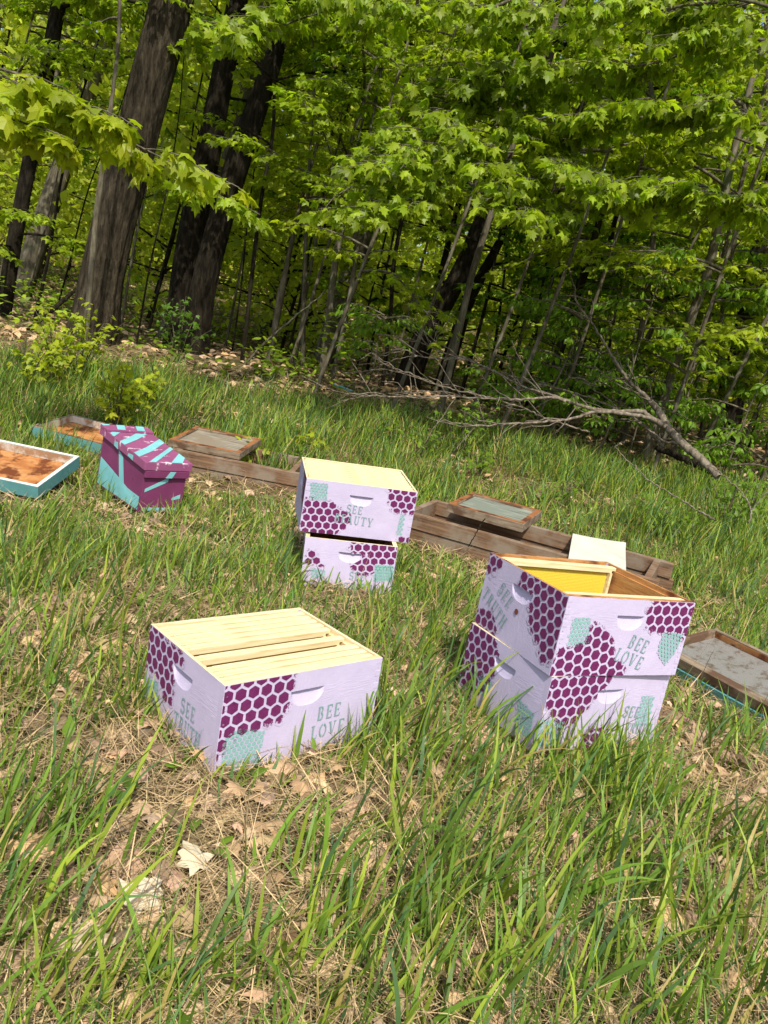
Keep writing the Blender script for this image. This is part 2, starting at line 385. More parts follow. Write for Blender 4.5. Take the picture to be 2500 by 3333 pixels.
def honeycomb(name, parent, place, poly, pitch, origin, ang, width, mt, hc, soft=.028, off=.0013, gap=.80, proud_l=0):
    """stencilled comb: hexagons inside an outline, thinner paint towards its edge"""
    mb = MB(); rs = random.Random(name+str(origin)+str(place)); ca, sa = math.cos(ang), math.sin(ang)
    rad = pitch/math.sqrt(3)*gap
    for j in range(-30, 31):
        for i in range(-30, 31):
            hx_ = (i+(j % 2)*.5)*pitch; hy_ = j*pitch*math.sqrt(3)/2
            cx = origin[0]+hx_*ca-hy_*sa; cy = origin[1]+hx_*sa+hy_*ca
            if not (-.02 < cx < width+.02 and -.02 < cy < H_+.02): continue
            ins = inside(poly, cx, cy); de = edist(poly, cx, cy)*(1 if ins else -1)
            if de < -pitch*.42: continue
            pts = []; hr = rs.uniform(-.22, .15)
            for k in range(12):
                a = ang+math.pi/6+k*math.pi/6; rr = rad*(1 if k % 2 == 0 else .866)*rs.uniform(.965, 1.03)
                x, y = cx+rr*math.cos(a), cy+rr*math.sin(a)
                d = edist(poly, x, y)*(1 if inside(poly, x, y) else -1)
                pts.append((x, y, max(0, min(1, hr+.20+d/soft))))
            cd = max(0, min(1, hr+.30+de/soft)); 
            tris = [[(cx, cy, cd), pts[k], pts[(k+1) % 12]] for k in range(12)]
            for tr in tris:
                q = clip(tr, .0012, width-.0012, .001, H_-.0008)
                if len(q) < 3 or max(p[2] for p in q) < .17: continue
                # no paint inside the hand hold
                mx, my = sum(p[0] for p in q)/len(q), sum(p[1] for p in q)/len(q)
                if hc and my < .1935 and my > .144:
                    a = abs(mx-hc)/.056
                    if a < 1 and (.192-my) < .047*math.sqrt(1-a**2.6): continue
                mb.poly([(p[0], -off, p[1]) for p in q], 0, [(p[2],)*3 for p in q])
    if not mb.v: return
    o = mb.build(name, mt, parent, col=True); (ox, oy), a = place; o.location = (ox, oy, 0); o.rotation_euler = (0, 0, a)
    return o

# stencil alphabet: strokes in a 1-high cell: ('l', x0,y0,x1,y1,w) or ('a', cx,cy,rx,ry,deg0,deg1,w)
TH, HW = .16, .07
def serif(x, y, w=.22): return ('l', x-w/2, y, x+w/2, y, HW)
GL = {
 'S': (.62, [('a', .31, .74, .25, .23, 20, 268, .12), ('a', .31, .27, .27, .25, -160, 85, .13), ('l', .54, .98, .54, .8, .05), ('l', .06, .02, .06, .2, .05)]),
 'E': (.66, [('l', .2, .06, .2, .94, TH), ('l', .1, .97, .6, .97, HW), ('l', .1, .03, .62, .03, HW), ('l', .34, .5, .5, .5, HW), ('l', .60, .97, .62, .78, .06), ('l', .62, .03, .64, .24, .06), ('l', .5, .4, .5, .6, .05)]),
 'T': (.74, [('l', .37, .06, .37, .90, TH), ('l', .04, .97, .70, .97, HW), ('l', .05, .97, .03, .78, .06), ('l', .69, .97, .71, .78, .06), serif(.37, .03, .34)]),
 'R': (.76, [('l', .2, .06, .2, .94, TH), serif(.2, .03, .32), ('l', .08, .97, .36, .97, HW), ('a', .36, .74, .22, .22, -80, 88, .12), ('l', .40, .46, .66, .06, .14), ('l', .6, .03, .76, .03, HW)]),
 'U': (.78, [('l', .18, .3, .18, .95, TH), serif(.18, .97, .3), ('l', .62, .3, .62, .95, .08), serif(.62, .97, .26), ('a', .40, .30, .21, .27, 190, 350, .10)]),
 'H': (.84, [('l', .18, .05, .18, .95, TH), ('l', .64, .05, .64, .95, TH), serif(.18, .03, .32), serif(.18, .97, .32), serif(.64, .03, .32), serif(.64, .97, .32), ('l', .30, .5, .52, .5, HW)]),
 'B': (.70, [('l', .2, .05, .2, .95, TH), ('l', .08, .97, .34, .97, HW), ('l', .08, .03, .34, .03, HW), ('a', .34, .75, .19, .21, -80, 88, .12), ('a', .34, .27, .24, .25, -88, 80, .12)]),
 'L': (.64, [('l', .2, .06, .2, .95, TH), serif(.2, .97, .32), ('l', .1, .03, .58, .03, HW), ('l', .58, .03, .61, .26, .06)]),
 'O': (.80, [('a', .4, .5, .31, .45, 100, 260, .13), ('a', .4, .5, .31, .45, -80, 80, .13)]),
 'V': (.78, [('l', .14, .95, .36, .08, .15), ('l', .64, .95, .44, .10, .07), serif(.12, .97, .28), serif(.64, .97, .24)]),
 'A': (.80, [('l', .36, .92, .12, .05, .07), ('l', .42, .95, .66, .06, .15), serif(.12, .03, .24), serif(.68, .03, .3), ('l', .26, .36, .46, .36, HW)]),
 'Y': (.78, [('l', .38, .06, .38, .42, TH), serif(.38, .03, .32), ('l', .12, .95, .34, .48, .14), ('l', .64, .95, .44, .50, .07), serif(.12, .97, .28), serif(.64, .97, .24)]),
}
def lettering(parent, place, lines, width, hc=None, off=.0022):
    """lines: (text, u, v, size, spacing, angle) in face metres; u,v = lower-left of the first letter"""
    mb = MB()
    for text, u0, v0, size, spc, ang in lines:
        pen = 0
        for ch in text:
            wd, st = GL[ch]
            def P(x, y): 
                X = (pen+x*.82)*size; Y = y*size; return (u0+X*math.cos(ang)-Y*math.sin(ang), v0+X*math.sin(ang)+Y*math.cos(ang))
            for s in st:
                if s[0] == 'l':
                    _, x0, y0, x1, y1, w_ = s; d = math.hypot(x1-x0, y1-y0); nx_, ny_ = -(y1-y0)/d*w_/2, (x1-x0)/d*w_/2
                    q = [P(x0-nx_, y0-ny_), P(x1-nx_, y1-ny_), P(x1+nx_, y1+ny_), P(x0+nx_, y0+ny_)]
                    qs = [q]
                else:
                    _, cx, cy, rx, ry, a0, a1, w_ = s; qs = []
                    A = np.radians(np.linspace(a0, a1, 13))
                    for a, b in zip(A[:-1], A[1:]):
                        k = w_/2
                        qs.append([P(cx+(rx-k)*math.cos(a), cy+(ry-k)*math.sin(a)), P(cx+(rx+k)*math.cos(a), cy+(ry+k)*math.sin(a)), P(cx+(rx+k)*math.cos(b), cy+(ry+k)*math.sin(b)), P(cx+(rx-k)*math.cos(b), cy+(ry-k)*math.sin(b))])
                for q in qs:
                    jit = .0001*(len(mb.f) % 5)
                    if all(.002 < p[0] < width-.002 and .002 < p[1] < H_-.002 for p in q): mb.poly([(p[0], -off-jit, p[1]) for p in q])
            pen += wd*.82*spc+.08
    o = mb.build('lettering', M['ink'], parent); (ox, oy), a = place; o.location = (ox, oy, 0); o.rotation_euler = (0, 0, a)
    return o

FR = ((0, 0), 0.0)                 # front (long) face
LF = ((0, W_), -math.pi/2)         # left (short) face: wall x runs from back to front corner
def make_box(key, label, inner, top=None, group='lavender hive boxes with plum honeycomb stencils'):
    e = empty('hive_box', label=label, cat='hive box', group=group); e.matrix_world = posemat(POSES[key])
    make_wall(L_, 'long_wall', e, FR, inner, hx=.255, fingers=1, top=top)
    make_wall(L_, 'long_wall', e, ((L_, W_), math.pi), inner, hx=.255, fingers=1, top=top)
    t = .019; w2 = W_-2*t
    make_wall(w2, 'short_wall', e, ((0, W_-t), -math.pi/2), inner, hx=w2/2, rabbet=True, top=top)
    make_wall(w2, 'short_wall', e, ((L_, t), math.pi/2), inner, hx=w2/2, rabbet=True, top=top)
    return e
# on the left face the measured u runs from the front corner backwards: wall coordinate = W_-u
def LP(poly): return [(W_-u, v) for u, v in poly]
HC = 'honeycomb_stencil'; SH = 'small_honeycomb_stencil'
boxA = make_box('A', 'lavender hive box sitting alone on the grass in front, full of pale wooden frames', M['pine'])
P_ = .0372
honeycomb(HC, boxA, FR, [(-.03, .26), (.205, .26), (.205, .20), (.203, .165), (.183, .115), (.12, .105), (.03, .095), (.02, .05), (-.03, .05)], P_, (.048, .2135), 0, L_, M['purple'], .255)
honeycomb(SH, boxA, FR, [(.02, .105), (.06, .118), (.135, .098), (.128, .01), (.05, .004), (.018, .02)], .0142, (.03, .05), .08, L_, M['teal'], .255, .006)
honeycomb(HC, boxA, LF, LP([(.425, .25), (.36, .25), (.20, .235), (.215, .20), (.245, .18), (.245, .08), (.285, .075), (.33, .115), (.42, .12)]), P_, (W_-.287, .213), 0, W_, M['purple'], W_/2)
honeycomb(SH, boxA, LF, LP([(.40, .09), (.33, .105), (.315, .03), (.34, .005), (.41, .01)]), .0142, (.03, .05), 0, W_, M['teal'], W_/2, .006)
lettering(boxA, FR, [('BEE', .298, .092, .040, 1.12, .02), ('LOVE', .286, .038, .040, 1.12, .03)], L_)
lettering(boxA, LF, [('SEE', W_-.192, .088, .040, 1.1, .0), ('TRUTH', W_-.222, .034, .042, 1.0, .0)], W_)

boxB2 = make_box('B2', 'lavender hive box at the bottom of the right hand stack, deep in tall grass', M['inner'])
honeycomb(HC, boxB2, FR, [(-.01, .26), (.245, .26), (.245, .215), (.18, .14), (.13, .08), (.075, .07), (.03, .12), (-.01, .17)], P_, (.091, .160), .05, L_, M['purple'], .255)
honeycomb(HC, boxB2, FR, [(.19, .07), (.29, .065), (.26, .01), (.18, -.01)], P_, (.235, .035), .0, L_, M['purple'], .255)
honeycomb(SH, boxB2, FR, [(.40, .165), (.52, .16), (.50, .07), (.40, .06)], .0142, (.03, .05), .1, L_, M['teal'], .255, .012)
honeycomb(SH, boxB2, FR, [(-.01, .11), (.09, .10), (.085, .02), (-.01, .02)], .0142, (.03, .05), .1, L_, M['teal'], .255, .01)
honeycomb(HC, boxB2, LF, LP([(.425, .26), (.28, .25), (.235, .20), (.25, .09), (.29, .04), (.42, .03)]), P_, (.05, .20), .0, W_, M['purple'], W_/2)
honeycomb(SH, boxB2, LF, LP([(.11, .12), (.03, .11), (.03, .03), (.10, .02)]), .0142, (.03, .05), .1, W_, M['teal'], W_/2, .01)
honeycomb(SH, boxB2, LF, LP([(.31, .11), (.24, .11), (.25, .05), (.31, .04)]), .0142, (.03, .05), .1, W_, M['teal'], W_/2, .01)
lettering(boxB2, FR, [('SEE', .335, .098, .038, 1.1, -.1), ('TRUTH', .36, .040, .036, 1.0, -.1)], L_)

boxB1 = make_box('B1', 'half empty lavender hive box with two frames, on top of the right hand stack', M['inner'], M['inner'])
honeycomb(HC, boxB1, FR, [(.105, .17), (.15, .165), (.20, .12), (.225, .07), (.285, .03), (.285, -.02), (-.01, -.02), (-.005, .05), (.02, .09), (.10, .105)], P_, (.1455, .1035), -.30, L_, M['purple'], .255)
honeycomb(HC, boxB1, FR, [(.335, .26), (.31, .20), (.33, .155), (.46, .12), (.53, .12), (.53, .26)], P_, (.39, .215), 0, L_, M['purple'], .255, .03)
honeycomb(SH, boxB1, FR, [(.035, .18), (.10, .182), (.115, .10), (.04, .09)], .0142, (.03, .05), .1, L_, M['teal'], .255, .008)
honeycomb(SH, boxB1, FR, [(.40, .145), (.49, .14), (.475, .075), (.445, .035), (.40, .08)], .0142, (.03, .05), -.2, L_, M['teal'], .255, .01, .0021)
lettering(boxB1, FR, [('BEE', .268, .095, .042, 1.1, -.28), ('LOVE', .226, .052, .042, 1.15, -.28)], L_)
honeycomb(HC, boxB1, LF, LP([(.425, .26), (.33, .25), (.335, .215), (.385, .17), (.425, .2)]), P_, (W_-.387, .222), .1, W_, M['purple'], W_/2)
honeycomb(HC, boxB1, LF, LP([(-.02, .26), (.22, .255), (.245, .18), (.16, .16), (.14, .10), (.07, .06), (.05, .02), (.01, .03), (-.02, .10)]), P_, (W_-.103, .208), -.18, W_, M['purple'], W_/2)
honeycomb(HC, boxB1, LF, LP([(.415, .05), (.335, .075), (.285, .02), (.285, -.02), (.42, -.02)]), P_, (W_-.36, .02), .1, W_, M['purple'], W_/2)
lettering(boxB1, LF, [('SEE', W_-.325, .142, .042, 1.15, -.46), ('TRUTH', W_-.402, .098, .042, 1.1, -.40)], W_)
hm = MB(); 
for k in range(2):
    r0 = .0095+.0015*k
hm.poly([(W_-.209+.0095*math.cos(a), -.0026, .115+.0095*math.sin(a)) for a in np.linspace(0, 2*math.pi, 20, endpoint=False)])
mm, t_, b_ = mat('entrance_hole_inside', .9); b_.inputs['Base Color'].default_value = (.16, .05, .03, 1)
ho = hm.build('entrance_hole', mm, boxB1); ho.location = (0, W_, 0); ho.rotation_euler = (0, 0, -math.pi/2)

boxC2 = make_box('C2', 'lavender hive box at the bottom of the middle stack, grass in front of it', M['inner'])
honeycomb(HC, boxC2, LF, [(.012, .19), (.05, .188), (.10, .118), (.03, .112), (.01, .13)], P_, (.036, .168), .2, W_, M['purple'], W_/2)
honeycomb(HC, boxC2, LF, [(.198, .26), (.43, .26), (.43, .15), (.33, .11), (.255, .088), (.205, .130), (.21, .155), (.285, .19), (.21, .195)], P_, (.333, .199), .1, W_, M['purple'], W_/2)
honeycomb(SH, boxC2, LF, [(.322, .150), (.408, .155), (.41, .085), (.33, .075)], .016, (.03, .05), .05, W_, M['teal'], W_/2, .005, .0024, .90)
honeycomb(SH, boxC2, LF, [(.04, .105), (.105, .10), (.105, .06), (.045, .06)], .016, (.03, .05), .05, W_, M['teal'], W_/2, .006)
lettering(boxC2, LF, [('SEE', .215, .070, .036, 1.1, 0), ('TRUTH', .20, .018, .036, 1.0, 0)], W_)
boxC1 = make_box('C1', 'lavender hive box lettered SEE BEAUTY on top of the middle stack, full of frames', M['pine'])
honeycomb(HC, boxC1, FR, [(.01, .16), (.12, .155), (.165, .125), (.228, .115), (.222, .06), (.15, -.02), (-.01, -.02), (.0, .03)], P_, (.061, .068), .05, L_, M['purple'], .255)
honeycomb(HC, boxC1, FR, [(.365, .26), (.38, .19), (.40, .135), (.51, .135), (.51, .26)], P_, (.425, .208), -.02, L_, M['purple'], .255)
honeycomb(HC, boxC1, FR, [(.445, .03), (.515, .035), (.515, -.01), (.45, -.01)], P_, (.47, .015), -.02, L_, M['purple'], .255)
honeycomb(SH, boxC1, FR, [(.018, .228), (.098, .230), (.10, .155), (.03, .152)], .0152, (.03, .05), .0, L_, M['teal'], .255, .004, .0021)
honeycomb(SH, boxC1, FR, [(.445, .132), (.495, .13), (.495, .035), (.44, .035)], .0142, (.03, .05), .0, L_, M['teal'], .255, .005)
honeycomb(HC, boxC1, LF, LP([(.16, .25), (.0, .25), (.0, .10), (.1, .12)]), P_, (.35, .20), .0, W_, M['purple'], W_/2)
lettering(boxC1, FR, [('SEE', .196, .112, .038, 1.12, -.04), ('BEAUTY', .148, .062, .040, 1.12, -.03)], L_)

# ------------------------------------------------------------------ frames
def build_frame(parent_box, y, label, group, proto=None, dx=0, skew=0):
    e = empty('hive_frame', label=label, cat='hive frame', group=group)
    e.matrix_world = parent_box.matrix_world @ Matrix.Translation((L_/2+dx, y, H_-.0025)) @ Matrix.Rotation(skew, 4, 'Z')
    if proto:
        for c in proto.children:
            k = c.copy(); COL.objects.link(k); k.parent = e
        return e
    b = MB(); b.box((-.224, -.0135, -.019), (.224, .0135, 0)); b.box((-.2405, -.0125, -.0125), (-.224, .0125, -.0005)); b.box((.224, -.0125, -.0125), (.2405, .0125, -.0005))
    b.build('top_bar', M['pine'], e, bevel=.0012)
    for s in (-1, 1):
        b = MB(); x0, x1 = sorted((s*.2245, s*.2145)); b.box((x0, -.0172, -.095), (x1, .0172, -.0195)); b.box((x0, -.0135, -.232), (x1, .0135, -.095))
        b.build('end_bar', M['pine'], e)
    b = MB(); b.box((-.2145, -.0095, -.230), (.2145, .0095, -.220)); b.build('bottom_bar', M['pine'], e)
    b = MB(); b.box((-.2145, -.0017, -.220), (.2145, .0017, -.019)); b.build('foundation_sheet', M['found'], e)
    return e
gA = 'frames in the front hive box'
ordn = ['first', 'second', 'third', 'fourth', 'fifth', 'sixth', 'seventh', 'eighth', 'ninth', 'tenth']
pr = None
for i, y in enumerate([.0345, .0685, .1025, .1715, .2405, .2745, .3085, .3425, .3765]):
    lab = {3: 'wooden hive frame standing between the two open gaps of the front box', 4: 'wooden hive frame just behind the far gap of the front box',
           2: 'wooden hive frame just in front of the near gap of the front box', 0: 'wooden hive frame against the near wall of the front box',
           8: 'wooden hive frame against the far wall of the front box'}.get(i, ordn[i]+' wooden hive frame from the near wall of the front box')
    f_ = build_frame(boxA, y, lab, gA, pr, random.uniform(-.0015, .0015), random.uniform(-.006, .006)); pr = pr or f_
for i in range(10):
    lab = {0: 'wooden hive frame against the lettered front wall of the middle stack top box', 9: 'wooden hive frame against the rear wall of the middle stack top box'}.get(i, ordn[i]+' wooden hive frame from the front wall of the middle stack top box')
    build_frame(boxC1, .038+i*.0374, lab, 'frames in the middle stack', pr, random.uniform(-.0015, .0015), random.uniform(-.004, .004))
build_frame(boxB1, .0385, 'wooden hive frame at the near wall of the half empty box', 'frames in the half empty box', pr, 0, .004)
build_frame(boxB1, .362, 'wooden hive frame with bright yellow foundation facing the gap in the half empty box', 'frames in the half empty box', pr, -.002, -.015)

# ------------------------------------------------------------------ rail stands
def rot2(a): return np.array([[math.cos(a), -math.sin(a)], [math.sin(a), math.cos(a)]])
def stand(label, o, yaw, length, depth, z, tilt, blocks, h=.09, back=None, lead=0):
    e = empty('rail_stand', label=label, cat='hive stand'); e.location = (o[0], o[1], z); e.rotation_euler = (R(tilt), 0, yaw)
    for nm, y0, xo in (('front', 0, 0), ('back', depth, lead)):
        for k in range(2):
            b = MB(); j = .004*(-1)**k
            b.box((xo+j*2, y0+j, k*(h+.004)), (xo+length-(0.02 if k else 0), y0+.038+j, k*(h+.004)+h)); b.build('rail', M['rail'], e, bevel=.003)
    for x in blocks:
        b = MB(); b.box((x, .044, .06), (x+.038, depth-.006, .182)); b.build('crosspiece', M['rail'], e, bevel=.003)
    return e
stand('brown plank hive stand running left of the middle stack, grey lid on its end', (-1.47, 5.05), R(-2.5), 1.10, .44, -1.085, 4.5, [.03, .80])
stand('brown plank hive stand behind the half empty box, carrying a grey lid and white panel', (.10, 4.455), R(-23.5), 1.50, .44, -1.085, 3.0, [.02, 1.40], lead=.03)

def lid(label, pos, yaw, tilt, w_, d, h, pm, name='hive_lid'):
    e = empty(name, label=label, cat='hive lid', group='weathered hive lids lying on the stands'); e.location = pos; e.rotation_euler = (R(tilt[0]), R(tilt[1]), R(yaw))
    r = .038
    b = MB(); b.box((-w_+r, r, .004), (-r, d-r, h-.014)); b.build('panel', pm, e)
    for a, c in (((-w_, 0), (0, r)), ((-w_, d-r), (0, d))):
        b = MB(); b.box((a[0], a[1], 0), (c[0], c[1], h)); b.build('rim', M['lidwood'], e, bevel=.002)
        b = MB(); b.box((a[0]+.003, a[1]+.004, h), (c[0]-.003, c[1]-.004, h+.003)); b.build('rim_strip', M['lidrim'], e)
    for x0 in (-w_, -r):
        b = MB(); b.box((x0, r, .001), (x0+r, d-r, h-.001)); b.build('rim', M['lidwood'], e, bevel=.002)
        b = MB(); b.box((x0+.004, r-.002, h-.001), (x0+r-.004, d-r+.002, h+.002)); b.build('rim_strip', M['lidrim'], e)
    return e
lid('weathered grey brown lid lying on the left end of the left stand', (-1.008, 5.046, -.895), -5.7, (6.7, -.5), .50, .47, .046, M['panelgrey'])
lid('weathered lid with grey green panel and rusty brown rim lying on the right stand', (.808, 4.385, -.890), -22.3, (3.4, .5), .475, .45, .052, M['panelgreen'])

# white panel lying over the right stand
pts = [onz((1849, 1822), -.893), onz((2037, 1858), -.893), onz((2035, 1775), -.868), onz((1864, 1739), -.868)]
mb = MB(); nU, nV = 10, 8
def bil(u, v): 
    p = (1-u)*(1-v)*pts[0]+u*(1-v)*pts[1]+u*v*pts[2]+(1-u)*v*pts[3]; return p+np.array([0, 0, -.002*math.sin(u*3.1)+.012*max(0, v-.75)*4*u*u])
for dz in (0, .006):
    for i in range(nU):
        for j in range(nV):
            q = [bil(i/nU, j/nV), bil((i+1)/nU, j/nV), bil((i+1)/nU, (j+1)/nV), bil(i/nU, (j+1)/nV)]
            q = [x+np.array([0, 0, dz]) for x in q]; mb.poly(q if dz else q[::-1])
for s_ in range(4):
    k = nU if s_ % 2 == 0 else nV
    for i in range(k):
        a, b2 = i/k, (i+1)/k
        uv = {0: ((a, 0), (b2, 0)), 1: ((1, a), (1, b2)), 2: ((b2, 1), (a, 1)), 3: ((0, b2), (0, a))}[s_]
        p0, p1 = bil(*uv[0]), bil(*uv[1]); up = np.array([0, 0, .006]); mb.poly([p0, p1, p1+up, p0+up])
c0 = pts[0]; mb.v = [tuple(np.array(v)-c0) for v in mb.v]
o = mb.build('white_panel', M['cream']); o.location = c0; tag(o, 'cream white sheet lying across the right stand behind the half empty box', 'panel')

# ------------------------------------------------------------------ plum and aqua nucleus hive
nuc = empty('nucleus_hive', label='small plum hive with sloping lid and aqua painted stripes, left of the middle stack', cat='hive')
NP = (-1.283, 3.944, -1.085, 47.7, 3.9, .8); nuc.matrix_world = posemat(NP)
NW, ND, Hf, Hb = .284, .535, .285, .333
i0 = .016
def wedge(mb, x0, x1, y0, y1, z0, zf, zb, m=0):
    P = [(x0,y0,z0),(x1,y0,z0),(x1,y1,z0),(x0,y1,z0),(x0,y0,zf),(x1,y0,zf),(x1,y1,zb),(x0,y1,zb)]
    n = len(mb.v); mb.v += P; mb.c += [(1,1,1)]*8
    for q in ((3,2,1,0),(4,5,6,7),(0,1,5,4),(1,2,6,5),(2,3,7,6),(3,0,4,7)): mb.f.append([n+i for i in q]); mb.m.append(m)
b = MB(); wedge(b, i0, NW-i0, i0, ND-i0, 0, Hf-.0455, Hb-.0475); b.build('body', M['plum'], nuc, bevel=.002)
b = MB(); wedge(b, i0-.006, NW-i0+.006, i0-.016, i0-.0005, Hf-.085, Hf-.047, Hf-.0465); b.build('front_cleat', M['plum'], nuc, bevel=.002)
sl = (Hb-Hf)/ND
def topz(y): return Hf+sl*y
b = MB(); wedge(b, 0, NW, 0, ND, Hf-.044, topz(0), topz(ND)); 
b.v = [(x, y, z if z > Hf-.043 else Hf-.044+sl*y) for x, y, z in b.v]
lidn = b.build('lid', M['plumtop'], nuc, bevel=.002)
b = MB(); wedge(b, -.002, NW+.002, ND-.085, ND+.002, topz(ND-.085)+.0005, topz(ND-.085)+.013, topz(ND)+.013); b.build('ridge_board', M['plumtop'], lidn, bevel=.002)
def ipoly(parent, plane, polys, m, name='painted_stripe'):
    mb = MB()
    for k, pl in enumerate(polys): mb.poly([plane(u, v, .0016+.0002*k) for u, v in pl], 0)
    return mb.build(name, m, parent)
# lid top stripes (x across, y back), left side and front stripes
ipoly(lidn, lambda u, v, d: (u, v, topz(v)+d), [
    [(.002, .135), (.002, .075), (.13, .0015+.17), (.282, .315), (.282, .375), (.12, .225)],
    [(.002, .30), (.002, .245), (.13, .345), (.24, .445), (.17, .445), (.10, .38)],
    [(.002, .42), (.002, .37), (.075, .445), (.025, .445)],
    [(.15, .002), (.22, .002), (.282, .085), (.282, .15)], [(.282, .25), (.2, .16), (.22, .15), (.282, .21)][:0] or [(.02, .002), (.06, .002), (.282, .215), (.282, .25)]], M['aqua'])
rz = lambda v: topz(v)+.0145
ipoly(lidn, lambda u, v, d: (u, v, topz(v)+.013+d), [[(.06, ND-.082), (.11, ND-.082), (.14, ND-.002), (.09, ND-.002)], [(.0, ND-.03), (.0, ND-.002), (.05, ND-.002), (.04, ND-.02)], [(.18, ND-.082), (.23, ND-.082), (.26, ND-.002), (.21, ND-.002)]], M['aqua'])
ipoly(nuc, lambda u, v, d: (i0-d, u, v), [
    [(ND-.03, .01), (ND-.03, .165), (.36, .135), (.16, .09), (.03, .085), (.03, .012)],
    [(.32, .26), (.26, .235), (.205, .09), (.27, .115)]], M['aqua'])
ipoly(nuc, lambda u, v, d: (u, i0-d, v), [[(.03, .135), (.03, .115), (.16, .175), (.16, .20)], [(.03, .012), (.25, .012), (.25, .028), (.03, .03)], [(.20, .085), (.25, .105), (.25, .08), (.2, .07)]], M['aqua'])
ipoly(lidn, lambda u, v, d: (-d, u, v), [[(.13, Hf-.03), (.19, Hf-.02), (.185, Hf-.005), (.13, Hf)], [(.30, Hf-.02), (.35, Hf-.01), (.35, Hf+.015), (.31, Hf+.02)]], M['aqua'])
ipoly(nuc, lambda u, v, d: (u, i0-.016-d, v), [[(.13, Hf-.084), (.17, Hf-.084), (.19, Hf-.048), (.155, Hf-.048)]], M['aqua'])

# ------------------------------------------------------------------ upturned covers (trays) and screened board
def tray(label, pos, yaw, tilt, x0, x1, d, h, outm, rimm, inm):
    e = empty('upturned_cover', label=label, cat='hive cover', group='upturned hive covers in the grass at left'); e.location = pos; e.rotation_euler = (R(tilt[0]), R(tilt[1]), R(yaw))
    t = .02
    b = MB(); b.box((x0+t, t, .004), (x1-t, d-t, .018)); b.build('floor_board', inm, e)
    for (a, c) in (((x0, 0), (x1, t)), ((x0, d-t), (x1, d)), ((x0, t), (x0+t, d-t)), ((x1-t, t), (x1, d-t))):
        b = MB(); b.box((a[0], a[1], 0), (c[0], c[1], h)); r_ = b.build('side', outm, e, bevel=.0015)
        b = MB(); b.box((a[0]+.0005, a[1]+.0005, h), (c[0]-.0005, c[1]-.0005, h+.002)); b.build('top_edge', rimm, r_)
        # inner face lining
        b = MB()
        if c[1]-a[1] < .03: yy = a[1]+t if a[1] < d/2 else a[1]-.002; b.box((a[0]+t+.001, yy, .02), (c[0]-t-.001, yy+.002, h-.002))
        else: xx = a[0]+t if a[0] < (x0+x1)/2 else a[0]-.002; b.box((xx, a[1]+.003, .02), (xx+.002, c[1]-.003, h-.002))
        b.build('inner_face', M['oldwhite'], r_)
    return e
tray('upturned teal cover with white edge and orange stained inside, at the left picture edge', (-1.749, 3.806, -1.067), -1.9, (13.4, .8), -.60, 0, .449, .068, M['tealbox'], M['white'], M['rust'])
tray('upturned blue green cover with orange inside, lying half hidden behind the plum hive', (-2.475, 5.175, -1.02), -7.6, (6.4, 2.4), 0, .56, .49, .07, M['tealbox'], M['lidwood'], M['rust'])

sb = empty('screened_board', label='wooden framed wire screen board on a teal cover in the grass at the right edge', cat='hive board')
sb.location = (1.242, 3.111, -1.114); sb.rotation_euler = (R(10.4), R(-.7), R(-60.9))
sL, sW = .62, .355
for (a, c) in (((0, 0), (sL, .045)), ((0, sW-.02), (sL, sW)), ((0, .045), (.02, sW-.02)), ((sL-.02, .045), (sL, sW-.02))):
    b = MB(); b.box((a[0], a[1], .078), (c[0], c[1], .128 if c[1]-a[1] > .05 or a[1] > .1 else .118)); b.build('wooden_rim', M['lidwood'], sb, bevel=.002)
b = MB(); b.box((.02, sW-.0225, .098), (sL-.02, sW-.0205, .122)); b.build('stained_face', M['rust'], sb)
b = MB(); b.box((.021, .046, .094), (sL-.021, sW-.021, .096)); b.build('wire_mesh', M['screen'], sb)
b = MB(); b.box((-.012, -.006, 0), (sL+.01, sW+.012, .074)); b.build('teal_base', M['tealbox'], sb, bevel=.002)

# ------------------------------------------------------------------ leaves
def unit(a): return a/(np.linalg.norm(a, axis=-1, keepdims=True)+1e-9)
def tmpl(outline, c, fan=True):
    P = np.array([(x, y) for x, y in outline]); x, y = P[:, 0], P[:, 1]
    z = -.35*x*x*1.6-.28*(np.clip(y-.25, 0, 2))**2
    V = np.vstack([[c[0], c[1], .03], np.stack([x, y, z], -1)]); n = len(P)
    T = np.array([[0, 1+i, 1+(i+1) % n] for i in range(n)])
    return V, T
_h = [(.30, -.10), (.22, .12), (.60, .36), (.40, .40), (.27, .46), (.30, .66), (.14, .68)]
MAPLE = tmpl([(0, 0)]+_h+[(0, 1.02)]+[(-x, y) for x, y in _h[::-1]], (0, .34))
_h = [(.25, -.06), (.56, .36), (.24, .44)]
MAPLE_S = tmpl([(0, 0)]+_h+[(0, 1.0)]+[(-x, y) for x, y in _h[::-1]], (0, .34))
_h = [(.20, .18), (.27, .42), (.17, .72)]
OVATE = tmpl([(0, 0)]+_h+[(0, 1.05)]+[(-x, y) for x, y in _h[::-1]], (0, .4))
KITE = (np.array([[0, 0, 0], [.42, .42, -.10], [0, 1., -.18], [-.42, .42, -.10]]), np.array([[0, 1, 2], [0, 2, 3]]))
def leaves(soup, pos, tip, nrm, size, T, col, r, ck=1.0):
    n = len(pos); tip = unit(tip); side = unit(np.cross(tip, nrm)); nn = np.cross(side, tip)
    V, Fc = T; k = len(V); sx = size*r.uniform(.75, 1.1, n); curl = r.uniform(.3, 1.9, n)*ck
    W = pos[:, None, :]+(V[None, :, 0:1]*sx[:, None, None])*side[:, None, :]+(V[None, :, 1:2]*size[:, None, None])*tip[:, None, :]+(V[None, :, 2:3]*(size*curl)[:, None, None])*nn[:, None, :]
    Tt = (Fc[None]+np.arange(n)[:, None, None]*k).reshape(-1, 3)
    soup.add(W.reshape(-1, 3), T=Tt, C=np.repeat(col, k, 0))
